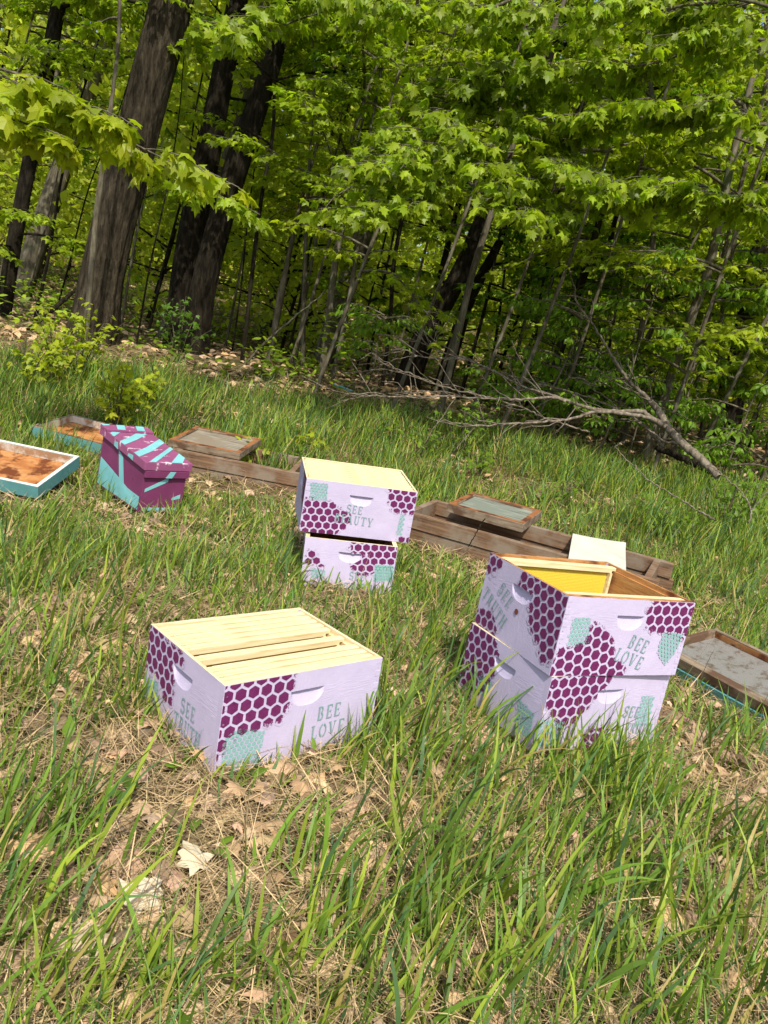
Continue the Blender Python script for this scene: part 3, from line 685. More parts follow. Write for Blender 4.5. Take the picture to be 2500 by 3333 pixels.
def leafcol(n, r, base=(.15, .26, .018), var=.28, yel=.35):
    b = np.array(base)[None]*(1+var*r.standard_normal((n, 1)).clip(-1.8, 2)); y = r.uniform(0, yel, (n, 1))
    return np.clip(b*(1-y)+y*b*np.array([1.75, 1.25, .7]), .004, .9)

def spray(wood_s, leaf_s, P0, az, length, r, T, lsize, col, rise=.25, droop=.35, twig=.38, dens=1.0, rad=None, kind='maple', tl=.5):
    """one limb with side twigs carrying leaves in a roughly level layer"""
    d = np.array([math.cos(az), math.sin(az), 0]); n = 9
    t = np.linspace(0, 1, n); wob = np.cumsum(r.normal(0, .035, (n, 3)), 0)*length*.5
    L = P0[None]+d[None]*(t*length)[:, None]+np.array([0, 0, 1.])[None]*((rise*t-droop*t*t)*length)[:, None]+wob*t[:, None]
    rad = rad or .006+.008*length
    V, Q = tube(L, np.linspace(rad, .0025, n), 5); wood_s.add(V, Q)
    s = np.array([-d[1], d[0], 0]); m = max(4, int(length*9*dens))
    P = []; D = []
    for i in range(m):
        u = .18+.82*(i+r.uniform(0, .9))/m; u = min(u, .999); k = u*(n-1); a = int(k); p = L[a]+(L[min(a+1, n-1)]-L[a])*(k-a)
        sg = 1 if i % 2 else -1; tdir = unit(d*r.uniform(.4, 1.1)+s*sg*r.uniform(.5, 1.2)+np.array([0, 0, r.uniform(-.25, .25)]))
        tw = twig*length**.5*(1.15-.7*u)*r.uniform(.5, 1.25)
        e = p+tdir*tw+np.array([0, 0, -tw*.18])
        V, Q = tube(np.array([p, (p+e)/2+np.array([0, 0, tw*.05]), e]), np.array([.0032, .0024, .0014]), 3); wood_s.add(V, Q)
        q = max(2, int(tw/(.052 if kind == 'maple' else .04)))
        uu = (np.arange(q)+r.uniform(.2, 1, q))/q; uu = np.clip(uu*1.05-.02, .1, 1)
        pp = p+(e-p)[None]*uu[:, None]
        for sgn in (-1, 1):
            sd = unit(np.cross(tdir, [0, 0, 1.]))*sgn
            dd = tdir[None]*r.uniform(.3, 1.1, (q, 1))+sd[None]*r.uniform(.3, 1.1, (q, 1))+np.array([0, 0, -1.])[None]*r.uniform(tl*.2, tl*1.6, (q, 1))
            P.append(pp+unit(dd)*lsize*.35*r.uniform(.3, 1.2, (q, 1))+np.array([0, 0, 1.])[None]*r.normal(0, .012, (q, 1))); D.append(dd)
    P = np.concatenate(P); D = np.concatenate(D); n = len(P)
    nr = np.array([0, 0, 1.])[None]+r.normal(0, .38, (n, 3))
    leaves(leaf_s, P, D, nr, lsize*r.uniform(.6, 1.25, n), T, leafcol(n, r, *col), r)
    return L

def finish_tree(name, base, ws, ls, bm, label, cat='tree', group=None, lm=None, extra=None):
    e = empty(name, base, label=label, cat=cat, group=group)
    link('trunk' if cat == 'tree' else 'stem', ws.mesh('trunk', base, smooth=True), bm, e)
    if ls.n: link('crown' if cat == 'tree' else 'foliage', ls.mesh('crown', base), lm or M['leaf'], e)
    return e
def traced_tree(label, D, trace, bm, ext=5, n=10, rough=0, seed=1, limbs=8, zlo=1.0, zhi=6, lenr=(1.0, 2.4), T=MAPLE_S, lsize=.095, col=((.105, .205, .016),), group=None, fl=0, canopy=0, scale=1.507, bias=None, name='broadleaf_tree', droop=.35, dens=1, slope=0.0, kind='maple', tl=.5, toff=None, extra=()):
    r = np.random.default_rng(seed)
    P, Rr = [], []
    for i, (x, y, w_) in enumerate(trace):
        d = D+slope*i; p = ony((x*scale, y*scale), d); P.append(p); Rr.append(w_*scale/2/F*np.linalg.norm(p)*(.84 if rough else .95))
    P = np.array(P); g = float(ground(P[0][0], P[0][1])); 
    if P[0][2] > g-.05:
        dr = unit((P[0]-P[1])[None])[0]; k = (P[0][2]-(g-.12))/max(.2, -dr[2]); P = np.vstack([P[0]+dr*k, P]); Rr = [Rr[0]*1.05]+Rr
    if ext:
        dr = unit((P[-1]-P[-2])[None])[0]; 
        for q in (.33, .66, 1): P = np.vstack([P, P[-1]+dr*ext/3+r.normal(0, .06, 3)]); Rr.append(Rr[-1]*.72)
    Ps, Rs = smoothline(P, Rr, max(16, int(len(P)*(22 if rough else 4))))
    ws, ls = Soup(), Soup(); V, Q = tube(Ps, Rs, n*3 if rough else n, seed, rough*.5, fl); ws.add(V, Q)
    zs = Ps[:, 2]
    for i in range(limbs):
        z = r.uniform(zlo, zhi); k = int(np.argmin(abs(zs-z))); az = r.uniform(0, 2*math.pi)
        if bias is not None: az = r.normal(bias[0], bias[1])
        spray(ws, ls, Ps[k], az, r.uniform(*lenr), r, T, lsize, col, rise=r.uniform(.05, .5), droop=droop*r.uniform(.5, 1.4), dens=dens, kind=kind, tl=tl)
    if canopy:
        top = Ps[-1]; m = canopy; c = top[None]+np.repeat(r.normal(0, 1, (max(1, m//60), 3))*np.array([2.0, 1.8, 1.4]), 60, 0)[:m]
        pos = c+r.normal(0, .42, (len(c), 3)); leaves(ls, pos, r.normal(0, 1, (len(c), 3))+[0, 0, -.5], np.array([0, 0, 1.])+r.normal(0, .6, (len(c), 3)), r.uniform(.12, .2, len(c)), KITE, leafcol(len(c), r), r)
        for q in range(7):
            e = top+r.normal(0, 1.4, 3)+[0, 0, .5]; s0 = Ps[-4-q % 3]; V, Q = tube(np.array([s0, (s0+e)/2+r.normal(0, .15, 3), e]), np.array([Rs[-1]*.7, .03, .012]), 5); ws.add(V, Q)
    for ex in extra:
        q = np.array([ony((x*scale, y*scale), D+dd) for x, y, w_, dd in ex]); rr = np.array([w_*scale/2/F*D for x, y, w_, dd in ex])
        q, rr = smoothline(q, rr, 5*len(ex)); V, Q = tube(q, rr, 6); ws.add(V, Q)
    base = Vector(Ps[0]); return finish_tree(name, base, ws, ls, bm, label, group=group)

YEL = ((.25, .34, .018), .25, .45); MID = ((.21, .31, .016), .28, .4); DRK = ((.13, .24, .018), .3, .35)
# big trees (traced trunks; coordinates are picture measurements turned into points at the tree's own distance)
traced_tree('broad leaning maple trunk with deeply ridged bark, left of centre of the wood edge', 9, [(196,742,108),(206,690,102),(220,600,95),(245,490,92),(282,350,88),(320,200,86),(352,80,84),(372,0,82)], M['bark'], 5, 40, .016, 11, 9, 2.2, 6.5, (1.2, 2.6), col=MID, fl=.34, canopy=520)
traced_tree('dark trunk rising behind the broad maple, left stem of the twin clump', 10.5, [(384,745,70),(398,600,62),(420,470,60),(450,330,56),(474,200,50),(500,70,45),(514,0,42)], M['barkdark'], 5, 28, .012, 12, 7, 1.8, 6.5, (1.0, 2.4), col=MID, fl=.2, canopy=520)
traced_tree('dark trunk with a torn brown patch, right stem of the twin clump', 10, [(418,765,64),(440,620,60),(478,470,56),(520,330,55),(555,230,48),(590,130,40),(612,40,34)], M['barkdark'], 5, 28, .012, 13, 8, 1.4, 6.5, (1.0, 2.6), col=MID, fl=.25, canopy=440)
traced_tree('leafy tree trunk at the far left edge of the wood', 9.5, [(4,700,34),(28,540,32),(62,360,30),(95,190,29),(128,0,28)], M['barkdark'], 4, 12, .01, 14, 20, .2, 5.5, (.9, 2.0), col=MID, canopy=360)
traced_tree('slender pale trunk standing close in front of the broad maple', 8.1, [(184,725,14),(196,600,13),(210,450,12),(226,330,10),(246,180,8),(258,40,7)], M['barkgrey'], 3, 8, 0, 15, 5, 1.8, 4.5, (.7, 1.4), col=MID)
traced_tree('strongly leaning dark trunk right of centre, partly hidden by leaves', 10, [(872,850,58),(905,755,58),(950,670,50),(1000,578,46),(1038,490,43),(1095,360,38),(1140,250,35),(1180,120,31),(1215,0,27)], M['barkdark'], 4, 28, .012, 16, 9, 1.5, 6.5, (1.0, 2.4), col=DRK, fl=.3, canopy=520)
traced_tree('second dark trunk leaning beside the strongly leaning one', 10.5, [(955,830,40),(985,730,36),(1012,650,30),(1062,555,22),(1112,465,17)], M['barkdark'], 5, 20, .012, 17, 9, .8, 5.5, (.8, 2.0), col=DRK, canopy=180)
traced_tree('reddish brown trunk tapering upward behind the tip of the fallen branch', 9, [(1200,790,20),(1225,700,26),(1255,610,22),(1288,500,16),(1320,380,10)], M['bark'], 3, 14, .012, 18, 9, .8, 4.5, (.8, 1.8), col=MID)
traced_tree('smooth grey trunk curving up behind the fallen branch toward the right edge', 8, [(1400,960,21),(1438,850,21),(1480,720,20),(1528,590,19),(1552,480,17),(1580,350,15),(1620,190,13),(1656,60,12)], M['barkgrey'], 2, 12, 0, 19, 12, 1.2, 4.5, (.7, 1.7), col=YEL, extra=[[(1552,480,9,0),(1600,430,8,.1),(1659,400,7,.2)], [(1600,270,8,0),(1640,265,7,-.1),(1700,210,6,-.3)]])
traced_tree('straight slim trunk left of the smooth curving one', 8.5, [(1345,945,15),(1365,860,15),(1380,750,14),(1402,600,13),(1416,450,12),(1420,300,10),(1402,150,8),(1396,0,6)], M['barkgrey'], 2, 10, 0, 20, 15, .6, 4.8, (.7, 1.7), col=YEL)
traced_tree('massive dark trunk at the right edge of the wood', 10.5, [(1560,975,66),(1580,850,58),(1608,740,54),(1628,620,48),(1656,480,42),(1690,300,36)], M['barkdark'], 5, 30, .016, 21, 11, 1.0, 6.5, (.9, 2.2), col=MID, fl=.25, canopy=480)
traced_tree('thin grey trunk close behind the smooth curving one', 8.4, [(1462,940,12),(1502,780,12),(1542,640,11),(1592,430,9),(1642,240,8)], M['barkgrey'], 2, 8, 0, 22, 9, .6, 4.4, (.6, 1.5), col=YEL)
traced_tree('pale brown trunk with peeling patch in the gap right of the twin clump', 10, [(574,815,13),(590,730,14),(605,645,17),(616,590,12),(640,480,9),(665,380,8)], M['barkgrey'], 3, 10, 0, 23, 7, 1.4, 5, (.8, 1.8), col=MID)
traced_tree('forked trunk in the middle of the wood, splitting at half height', 9.6, [(690,835,15),(703,740,14),(715,640,15),(728,540,14),(738,490,13),(742,420,9),(752,340,8),(775,250,7)], M['barkgrey'], 3, 10, 0, 24, 9, 1.4, 5, (.8, 1.9), col=MID, extra=[[(738,490,10,0),(758,440,9,.1),(775,370,8,.2),(800,280,7,.3),(822,160,6,.4),(845,60,5,.5)]])
traced_tree('straight pale stem just left of the forked trunk', 9.9, [(654,815,11),(655,700,11),(658,600,11),(662,480,8),(668,350,6)], M['barkgrey'], 3, 8, 0, 25, 7, 1.6, 5, (.8, 1.7), col=MID)
traced_tree('narrow dark stem close to the right of the twin clump', 9.8, [(522,790,10),(534,690,9),(548,560,9),(566,420,8),(590,280,7)], M['barkdark'], 3, 8, 0, 26, 7, 1.4, 5, (.7, 1.7), col=MID)
traced_tree('slim stem just right of the forked trunk', 9.2, [(722,800,10),(752,660,11),(776,520,10),(806,400,9),(836,250,7)], M['barkgrey'], 3, 8, 0, 27, 8, 1.2, 5, (.7, 1.8), col=MID)
traced_tree('narrow stem left of the strongly leaning trunk', 9.4, [(826,830,9),(842,700,9),(852,560,9),(880,420,8),(905,300,7)], M['barkdark'], 3, 8, 0, 28, 9, .9, 5, (.7, 1.8), col=MID)
traced_tree('dark narrow trunk leaning right of the reddish brown trunk', 9.8, [(1228,860,12),(1262,720,14),(1300,600,13),(1330,470,10),(1370,330,8)], M['barkdark'], 3, 8, 0, 29, 12, .3, 5, (.7, 1.8), col=DRK)
traced_tree('slim trunk showing between the thin grey trunk and the massive right one', 9.2, [(1520,900,9),(1548,760,9),(1570,600,8),(1600,480,7)], M['barkgrey'], 3, 8, 0, 30, 10, .2, 4.6, (.6, 1.5), col=MID)
# poles: thin stems, many of them
r0 = np.random.default_rng(55)
px_ = [(38,700),(75,690),(112,705),(262,700),(300,715),(325,700),(478,790),(500,770),(615,800),(640,770),(770,800),(795,790),(850,790),(1010,800),(1060,800),(1110,790),(1150,780),(1300,860),(1500,860),(1640,880)]
for i, (x, y) in enumerate(px_):
    D = r0.uniform(9.5, 12); lean = r0.uniform(.12, .30); wv = r0.uniform(4, 9)
    tr = [(x, y, wv)]+[(x+lean*h*(1+.1*math.sin(h/90+i)), y-h, wv*(1-h/1000)) for h in (140, 300, 460, 600)]
    traced_tree('thin leafy pole sized stem among the bigger trunks at the wood edge', D, tr, M['barkgrey'] if i % 3 == 0 else M['barkdark'], 2, 6, 0, 100+i, 7 if x > 700 else 4, .3 if x > 700 else 1.6, 5, (.6, 1.6), T=MAPLE_S, lsize=.09, col=MID if i % 2 else DRK, group='thin pole stems at the wood edge', name='sapling')

# leafy saplings in front of the wood, giving the curtain of bright leaves
def sapling(label, x, y, h, seed, n, lenr, T, ls_, col, lean=.2, zlo=.4, kind='maple', group=None, name='sapling', rad=.02, bias=None, tl=.5, dens=1.):
    r = np.random.default_rng(seed); g = float(ground(x, y)); t = np.linspace(0, 1, 9)
    P = np.array([x, y, g-.05])[None]+np.stack([lean*h*t+.04*np.sin(t*5+seed), .05*h*np.sin(t*2.2+seed), h*t], -1)
    ws, lv = Soup(), Soup(); V, Q = tube(P, np.linspace(rad, rad*.25, 9), 7); ws.add(V, Q)
    for i in range(n):
        k = r.uniform(zlo/h, .99)*8; a = int(k); p = P[a]+(P[min(a+1, 8)]-P[a])*(k-a)
        az = r.uniform(0, 6.28) if bias is None else r.normal(bias[0], bias[1])
        spray(ws, lv, p, az, r.uniform(*lenr)*(1-.35*k/8), r, T, ls_, col, rise=r.uniform(.1, .5), droop=r.uniform(.15, .5), kind=kind, tl=tl, dens=dens)
    return finish_tree(name, Vector(P[0]), ws, lv, M['barkgrey'], label, group=group)
r0 = np.random.default_rng(77)
sp = [(-.9,8.4),(-.1,8.0),(.7,8.3),(1.5,7.8),(2.2,8.6),(3.0,8.0),(3.7,8.8),(4.3,8.2),(-1.5,9.6),(.3,9.4),(1.2,9.3),(2.6,9.6),(4.6,9.4),(-5.6,9.6),(.9,7.3),(2.4,7.2),(3.5,7.3)]
for i, (x, y) in enumerate(sp):
    left = x < -1.2
    sapling('slim young maple spreading layers of bright leaves at the wood edge', x, y, r0.uniform(4.6, 6.2), 300+i, 15, (.6, 1.7), MAPLE if y < 8.5 else MAPLE_S, .085, YEL if i % 3 != 1 else MID, r0.uniform(.1, .25), 2.0 if left else (2.3 if -.6 < x < 1.35 else 1.0), group='young maples along the wood edge', name='young_maple', rad=.024)
# smaller bushy ones with ovate hanging leaves on the right
for i, (x, y, h) in enumerate([(1.3,7.7,1.5),(1.7,8.2,2.2),(1.9,7.5,2.0),(2.6,8.0,2.4),(3.1,7.4,2.1),(3.7,8.0,2.3),(2.2,9.0,2.4),(1.9,9.3,2.0),(4.4,8.3,2.3),(1.4,9.0,2.4),(1.6,8.6,1.5),(1.5,9.2,1.6),(2.9,8.6,1.6),(3.4,9.0,2.0),(4.0,7.5,1.6),(-.5,8.9,.9),(2.3,7.9,1.2)]):
    sapling('knee to head high bush with small hanging pointed leaves below the maples', x, y, h, 400+i, 13, (.45, 1.0), OVATE, .075, ((.15, .28, .022), .25, .4), .15, .25, 'ovate', 'bushes with pointed leaves on the right side of the wood edge', 'leafy_bush', .012, tl=1.1)

# overhanging maple whose bough crosses the upper left, nearer than the wood; its trunk stands just outside the picture
ws, ls = Soup(), Soup(); r = np.random.default_rng(5)
tb = np.array([-3.3, 4.5, float(ground(-3.3, 4.5))-.05]); V, Q = tube(np.array([tb, tb+[.05, 0, 1.2], tb+[.15, .05, 2.6], tb+[.35, .1, 4.4], tb+[.6, .1, 6.]]), np.array([.10, .09, .075, .05, .03]), 12); ws.add(V, Q)
def bough(pxs, D0, D1, w0, side=.35, dens=1.0, col=YEL, ls_=.115, start=None, m=6, tw_=.25, step=1):
    q = np.array([ony(p, D0+(D1-D0)*i/(len(pxs)-1)) for i, p in enumerate(pxs)])
    if start is not None: q = np.vstack([start, q])
    rr = np.linspace(w0, .004, len(q)); qs, rs_ = smoothline(q, rr, 26); V, Q = tube(qs, rs_, 6); ws.add(V, Q)
    for i in range(5, 26, step):
        for s_ in range(m//6+1):
            dr = unit((qs[i]-qs[i-1])[None])[0]; az = math.atan2(dr[1], dr[0])+r.choice([-1, 1])*r.uniform(.3, 1.2)
            spray(ws, ls, qs[i], az, side*r.uniform(.5, 1.3), r, MAPLE, ls_, col, rise=.1, droop=.35, twig=tw_, dens=dens*1.3, rad=.005, tl=1.2)
BY = ((.27, .35, .014), .15, .4)
for pq in (((620, 600), (720, 650), (800, 700)),): bough([(500, 520)]+list(pq), 5.0, 5.4, .004, .2, col=MID, dens=.35, m=5, tw_=.14, ls_=.09, step=4)
bough([(-60, 320), (60, 335), (250, 375), (400, 450), (520, 510), (600, 545)], 4.3, 4.8, .010, .34, start=tb+[.12, .05, 1.9], col=BY, dens=.42, m=5, tw_=.17, ls_=.11, step=2)
bough([(-60, 230), (40, 235), (120, 270), (200, 330), (260, 350)], 4.2, 4.5, .009, .34, start=tb+[.12, .05, 2.0], col=BY, dens=.35, m=5, tw_=.15, ls_=.11, step=2)
bough([(-60, 380), (60, 395), (150, 430), (210, 440)], 4.2, 4.4, .007, .20, start=tb+[.12, .05, 1.8], col=BY, dens=.3, m=5, tw_=.12, ls_=.11, step=3)
finish_tree('overhanging_maple', Vector(tb), ws, ls, M['barkgrey'], 'nearer maple reaching in from the left with bright sunlit yellow green leaves')
# another near maple, right: fine drooping sprays in the upper right
ws, ls = Soup(), Soup(); tb = np.array([4.3, 6.3, float(ground(4.3, 6.3))-.05]); V, Q = tube(np.array([tb, tb+[.1, 0, 1.5], tb+[.3, .05, 3.2], tb+[.6, .1, 5.4]]), np.array([.07, .06, .045, .03]), 10); ws.add(V, Q)
for pxs in ([(2560, 150), (2350, 130), (2150, 200), (1950, 230), (1800, 260)], [(2560, 420), (2400, 330), (2200, 350), (2020, 380), (1850, 420)], [(2560, 40), (2300, 10), (2050, 50), (1800, 60), (1600, 40)], [(2560, 620), (2400, 640), (2250, 600), (2100, 640)]):
    bough(pxs, 6.1, 6.4, .016, .45, .8, MID, .095, start=tb+[.3, .05, 3.4])
finish_tree('overhanging_maple', Vector(tb), ws, ls, M['barkgrey'], 'nearer maple at the right edge with long level sprays of pale green leaves')
ws, ls = Soup(), Soup(); tb = np.array([-.3, 7.0, float(ground(-.3, 7.0))-.05]); r = np.random.default_rng(9)
tb = np.array([.35, 7.6, float(ground(.35, 7.6))-.05]); P = np.array([tb, tb+[.05, 0, 1.5], tb+[.25, .05, 3.2], tb+[.5, -.2, 4.6], tb+[.6, -.4, 5.8]]); V, Q = tube(P, np.array([.035, .032, .027, .022, .015]), 8); ws.add(V, Q)
for pxs, sl_ in (([(1500, 60), (1300, 40), (1100, 30), (930, 80), (820, 130)], 4), ([(1600, 220), (1500, 330), (1400, 480), (1300, 560)], 3), ([(1650, 350), (1750, 480), (1850, 560), (1950, 620)], 3), ([(1500, 500), (1400, 620), (1250, 700)], 2.6), ([(1650, 300), (1600, 450), (1650, 600), (1700, 700)], 3)):
    bough(pxs, 6.9, 6.2, .012, .5, .8, MID, .10, start=tb+np.array([.2, 0, sl_]))
finish_tree('overhanging_maple', Vector(tb), ws, ls, M['barkgrey'], 'nearer slim maple in the middle dangling large leaves into the top of the picture')

# background wood: prototypes copied
def bg_proto(seed, h, n, lsz, col, r_=.08, zlo=.18):
    r = np.random.default_rng(seed); t = np.linspace(0, 1, 10)
    P = np.stack([.13*h*t+.15*np.sin(t*4+seed), .1*np.sin(t*6), h*t], -1); ws, lv = Soup(), Soup(); V, Q = tube(P, np.linspace(r_, r_*.2, 10), 8); ws.add(V, Q)
    for i in range(n//70):
        k = r.uniform(zlo, 1)**1.15*9; a = min(int(k), 8); p = P[a]+(P[a+1]-P[a])*(k-a); az = r.uniform(0, 6.28); ln = r.uniform(.7, 2.0)*(1.1-.4*k/9)
        e = p+np.array([math.cos(az)*ln, math.sin(az)*ln, ln*r.uniform(-.05, .45)]); V, Q = tube(np.array([p, (p+e)/2+[0, 0, .1], e]), np.array([.02, .012, .005]), 4); ws.add(V, Q)
        m = 70; u = r.uniform(.15, 1.05, (m, 1)); c = p+(e-p)*u+r.normal(0, 1, (m, 3))*np.array([.36, .36, .10])
        leaves(lv, c, r.normal(0, 1, (m, 3))*[1, 1, .5]+[0, 0, -.5], np.array([0, 0, 1.])+r.normal(0, .5, (m, 3)), r.uniform(.09, .17, m)*lsz, KITE, leafcol(m, r, *col), r)
    e = empty('woodland_tree', label='slim leafy tree standing back inside the wood', cat='tree', group='trees standing back inside the wood')
    link('trunk', ws.mesh('trunk', smooth=True), M['barkgrey'] if seed % 2 else M['barkdark'], e); link('crown', lv.mesh('crown'), M['leaf'], e); return e
BG = ((.36, .45, .05), .25, .5)
protos = [bg_proto(1, 8.5, 3000, 1.0, BG, .09), bg_proto(2, 7, 2600, 1.0, BG, .05, .1), bg_proto(3, 9.5, 3000, 1.1, YEL, .13, .2), bg_proto(4, 5.5, 2400, 1.0, BG, .04, .08), bg_proto(5, 10, 3000, 1.1, BG, .16, .25)]
r0 = np.random.default_rng(21); used = set()
cnt = 0
for i in range(105):
    yv = 11.5+ (r0.uniform(0, 1)**1.3)*27; xv = r0.uniform(-.62, .66)*yv*1.05+r0.uniform(-1, 1)
    k = int(r0.integers(0, 5)); pz = float(ground(xv, yv))-.05
    if k not in used: o = protos[k]; used.add(k)
    else:
        o = protos[k].copy(); COL.objects.link(o)
        for c in protos[k].children: d = c.copy(); COL.objects.link(d); d.parent = o
    o.location = (xv, yv, pz); o.rotation_euler = (r0.uniform(-.04, .04), r0.uniform(.0, .08), r0.uniform(-.6, .6)); s_ = r0.uniform(.8, 1.2); o.scale = (s_, s_, s_)
for k in range(5):
    if k not in used: protos[k].location = (-6+3*k, 14, float(ground(0, 14)))
# far wood as one mass
r = np.random.default_rng(31); fw = Soup(); n = 42000
yy = r.uniform(30, 58, n); xx = r.uniform(-.8, .8, n)*yy; zz = ground(xx, np.minimum(yy, 60))+r.uniform(0, 1, n)**1.35*19
cl = r.normal(0, .8, (n, 3)); pos = np.stack([xx, yy, zz], -1)+cl
leaves(fw, pos, r.normal(0, 1, (n, 3))-[0, 0, .5], np.array([0, -.3, 1.])+r.normal(0, .5, (n, 3)), r.uniform(.35, .75, n), KITE, leafcol(n, r, (.38, .46, .10), .25, .5), r)
for i in range(150):
    y = r.uniform(30, 58); x = r.uniform(-.75, .75)*y; g = float(ground(x, y)); h = r.uniform(8, 16); V, Q = tube(np.array([[x, y, g-.2], [x+.06*h, y, g+h*.5], [x+.14*h, y, g+h]]), np.array([.14, .1, .04])*r.uniform(.5, 1.5), 5); fw.add(V, Q, C=np.array([.16, .13, .09]))
tag(link('far_woods', fw.mesh('far_woods'), M['leaf']), 'hazy green mass of far woodland closing the view', 'woods', kind='stuff')

# ------------------------------------------------------------------ fallen branches
def fallen(name, label, parts, D, bm, cat='fallen branch', group=None, sc=.9042, off=(1000, 950), n=9, ws_=.7):
    ws = Soup(); b0 = None; rt = np.random.default_rng(8)
    for prt in parts:
        q = []; rr = []
        for (x, y, w_, dd) in prt:
            p = ony((off[0]+x*sc, off[1]+y*sc), D+dd); q.append(p); rr.append(w_*ws_*sc/2/F*np.linalg.norm(p))
        q, rr = smoothline(np.array(q), np.array(rr), 6*len(q)); q = q+rng.normal(0, .004, q.shape); V, Q = tube(q, rr, n, 3, .01); ws.add(V, Q)
        if name == 'fallen_branch':
            for k in range(int(len(q)*.17)):
                i = int(rt.integers(int(len(q)*.3), len(q)-1)); d = unit((q[i+1]-q[i])[None])[0]; d = unit((d+rt.normal(0, .55, 3)+[0, 0, .25])[None])[0]; ln = rt.uniform(.15, .6)
                tw = np.array([q[i], q[i]+d*ln*.5, q[i]+d*ln+np.array([0, 0, rt.uniform(-.1, .08)])]); tw, tr_ = smoothline(tw, np.array([min(rr[i]*.6, .007), .004, .002]), 6); tw[1:] += rt.normal(0, .006, (5, 3)); V, Q = tube(tw, tr_, 4); ws.add(V, Q)
        if b0 is None: b0 = q[0]
    o = link(name, ws.mesh(name, b0, smooth=True), bm); o.location = b0; tag(o, label, cat, group); return o
fallen('fallen_branch', 'large bare fallen limb lying across the wood edge at right, forked into long twigs', [
    [(1475,662,34,-.6),(1420,605,40,-.5),(1350,545,40,-.3),(1300,490,36,-.15),(1265,430,32,0),(1225,385,22,0),(1190,350,17,.05),(1150,310,14,.1),(1110,250,13,.15),(1070,185,11,.2),(1030,120,10,.25),(990,70,9,.3),(965,20,8,.3),(960,-30,5,.3)],
    [(1300,490,28,-.15),(1240,455,26,-.1),(1200,430,22,-.1),(1130,430,20,-.15),(1040,425,18,-.2),(990,412,15,-.25),(940,395,14,-.3),(870,380,13,-.35),(780,388,12,-.4),(680,385,11,-.45),(560,378,9,-.5),(430,376,8,-.55),(300,378,7,-.6),(160,366,5,-.65)],
    [(1240,455,18,-.1),(1150,440,18,-.2),(1040,432,16,-.3),(960,455,13,-.4),(860,468,12,-.45),(760,472,11,-.5),(660,480,10,-.55),(560,476,8,-.6),(470,460,5,-.65)],
    [(1040,425,12,-.2),(960,400,12,-.1),(880,372,11,0),(800,350,10,.05),(720,312,10,.1),(640,270,9,.1),(560,240,8,.1),(470,212,7,.1),(400,180,5,.1),(310,178,4,.1)],
    [(680,385,8,-.45),(600,368,8,-.4),(530,352,7,-.35),(450,330,6,-.3),(380,298,6,-.3),(300,270,4,-.25),(240,235,3,-.2)],
    [(640,270,7,.1),(560,242,7,.0),(480,240,6,0),(400,232,6,0),(340,206,5,0),(240,235,4,0)],
    [(1280,560,14,-.1),(1200,470,12,.3),(1100,415,11,.4),(1010,380,9,.5),(900,345,8,.5),(800,325,7,.6),(730,300,5,.6)],
    [(1015,505,9,-.2),(930,478,9,-.2),(850,452,8,-.1),(780,420,7,-.1),(700,392,5,-.1)],
    [(560,378,5,-.5),(500,360,5,-.5),(420,362,4,-.45),(340,368,3,-.4)], [(300,378,4,-.6),(240,372,4,-.6),(180,380,3,-.6),(110,395,2,-.6)],
    [(470,212,4,.1),(450,190,4,.1),(420,150,3,.15)], [(400,232,4,0),(330,240,3,0),(270,262,3,0),(235,280,2,0)],
    [(1150,310,6,.1),(1090,318,5,.2),(1040,340,4,.3),(1000,330,3,.3)], [(1350,545,12,-.3),(1290,540,11,-.2),(1250,510,9,-.1),(1190,470,7,0),(1130,455,5,0)]], 7.0, M['dead'])
fallen('rotten_log', 'mossy broken log under the fallen limb', [[(1480,665,30,.1),(1400,620,34,.2),(1320,585,32,.3),(1250,560,24,.4)]], 7.0, M['barkdark'], 'log')
fallen('dry_branch', 'long thin bare branch arching down through the grass at right', [
    [(1470,826,9,-1.6),(1410,790,9,-1.45),(1350,750,8,-1.3),(1290,715,7,-1.2),(1240,685,7,-1.1),(1190,640,6,-1.0),(1140,595,5,-.9),(1112,560,4,-.9),(1125,545,3,-.9),(1155,535,2,-.9)]], 7.0, M['dead'])
fallen('dry_branch', 'forked thin bare shoot rising at the right edge of the picture', [
    [(1590,830,8,-1.6),(1598,790,8,-1.5),(1570,730,6,-1.3),(1520,680,6,-1.2),(1470,640,5,-1.1),(1430,622,3,-1.0)], [(1598,790,6,-1.5),(1630,745,5,-1.5),(1670,710,4,-1.5)]], 7.0, M['dead'])
fallen('leaning_log', 'dark mossy log leaning against the base of the broad maple', [[(85,265,30,-.2),(150,225,30,0),(220,160,28,.2),(300,95,24,.4),(340,55,18,.6)]], 8.8, M['barkdark'], 'log', sc=.7233, off=(0, 900))
fallen('leaning_pole', 'thin grey fallen pole propped diagonally right of the twin clump', [[(1060,440,12,0),(1110,385,13,0),(1190,300,14,0),(1260,240,13,0),(1340,170,11,0),(1410,115,8,0),(1470,60,5,0)]], 9.2, M['barkgrey'], 'pole', sc=.7233, off=(0, 900))
fallen('stick', 'short brown stick standing in the grass in front of the right stand', [[(415,410,9,.5),(450,360,9,.45),(480,310,9,.42),(517,255,10,.4)]], 3.7, M['bark'], 'stick', sc=.5425, off=(1300, 1550))
fallen('dry_branch', 'thin dry twig lying at the foot of the twin clump', [[(590,460,6,0),(640,430,6,0),(690,395,5,0),(745,380,4,0)]], 7.8, M['dead'], sc=.7233, off=(0, 900))
fallen('dry_branch', 'thin pale stalk standing in the grass right of the twin clump', [[(870,480,4,-.6),(890,440,4,-.6),(925,375,3,-.6)]], 7.8, M['dead'], sc=.7233, off=(0, 900))
fallen('painted_board', 'small teal painted board lying at the wood edge left of the fallen limb', [[(95,332,8,0),(130,345,10,0),(165,358,9,0)]], 7.9, M['tealbox'], 'board')

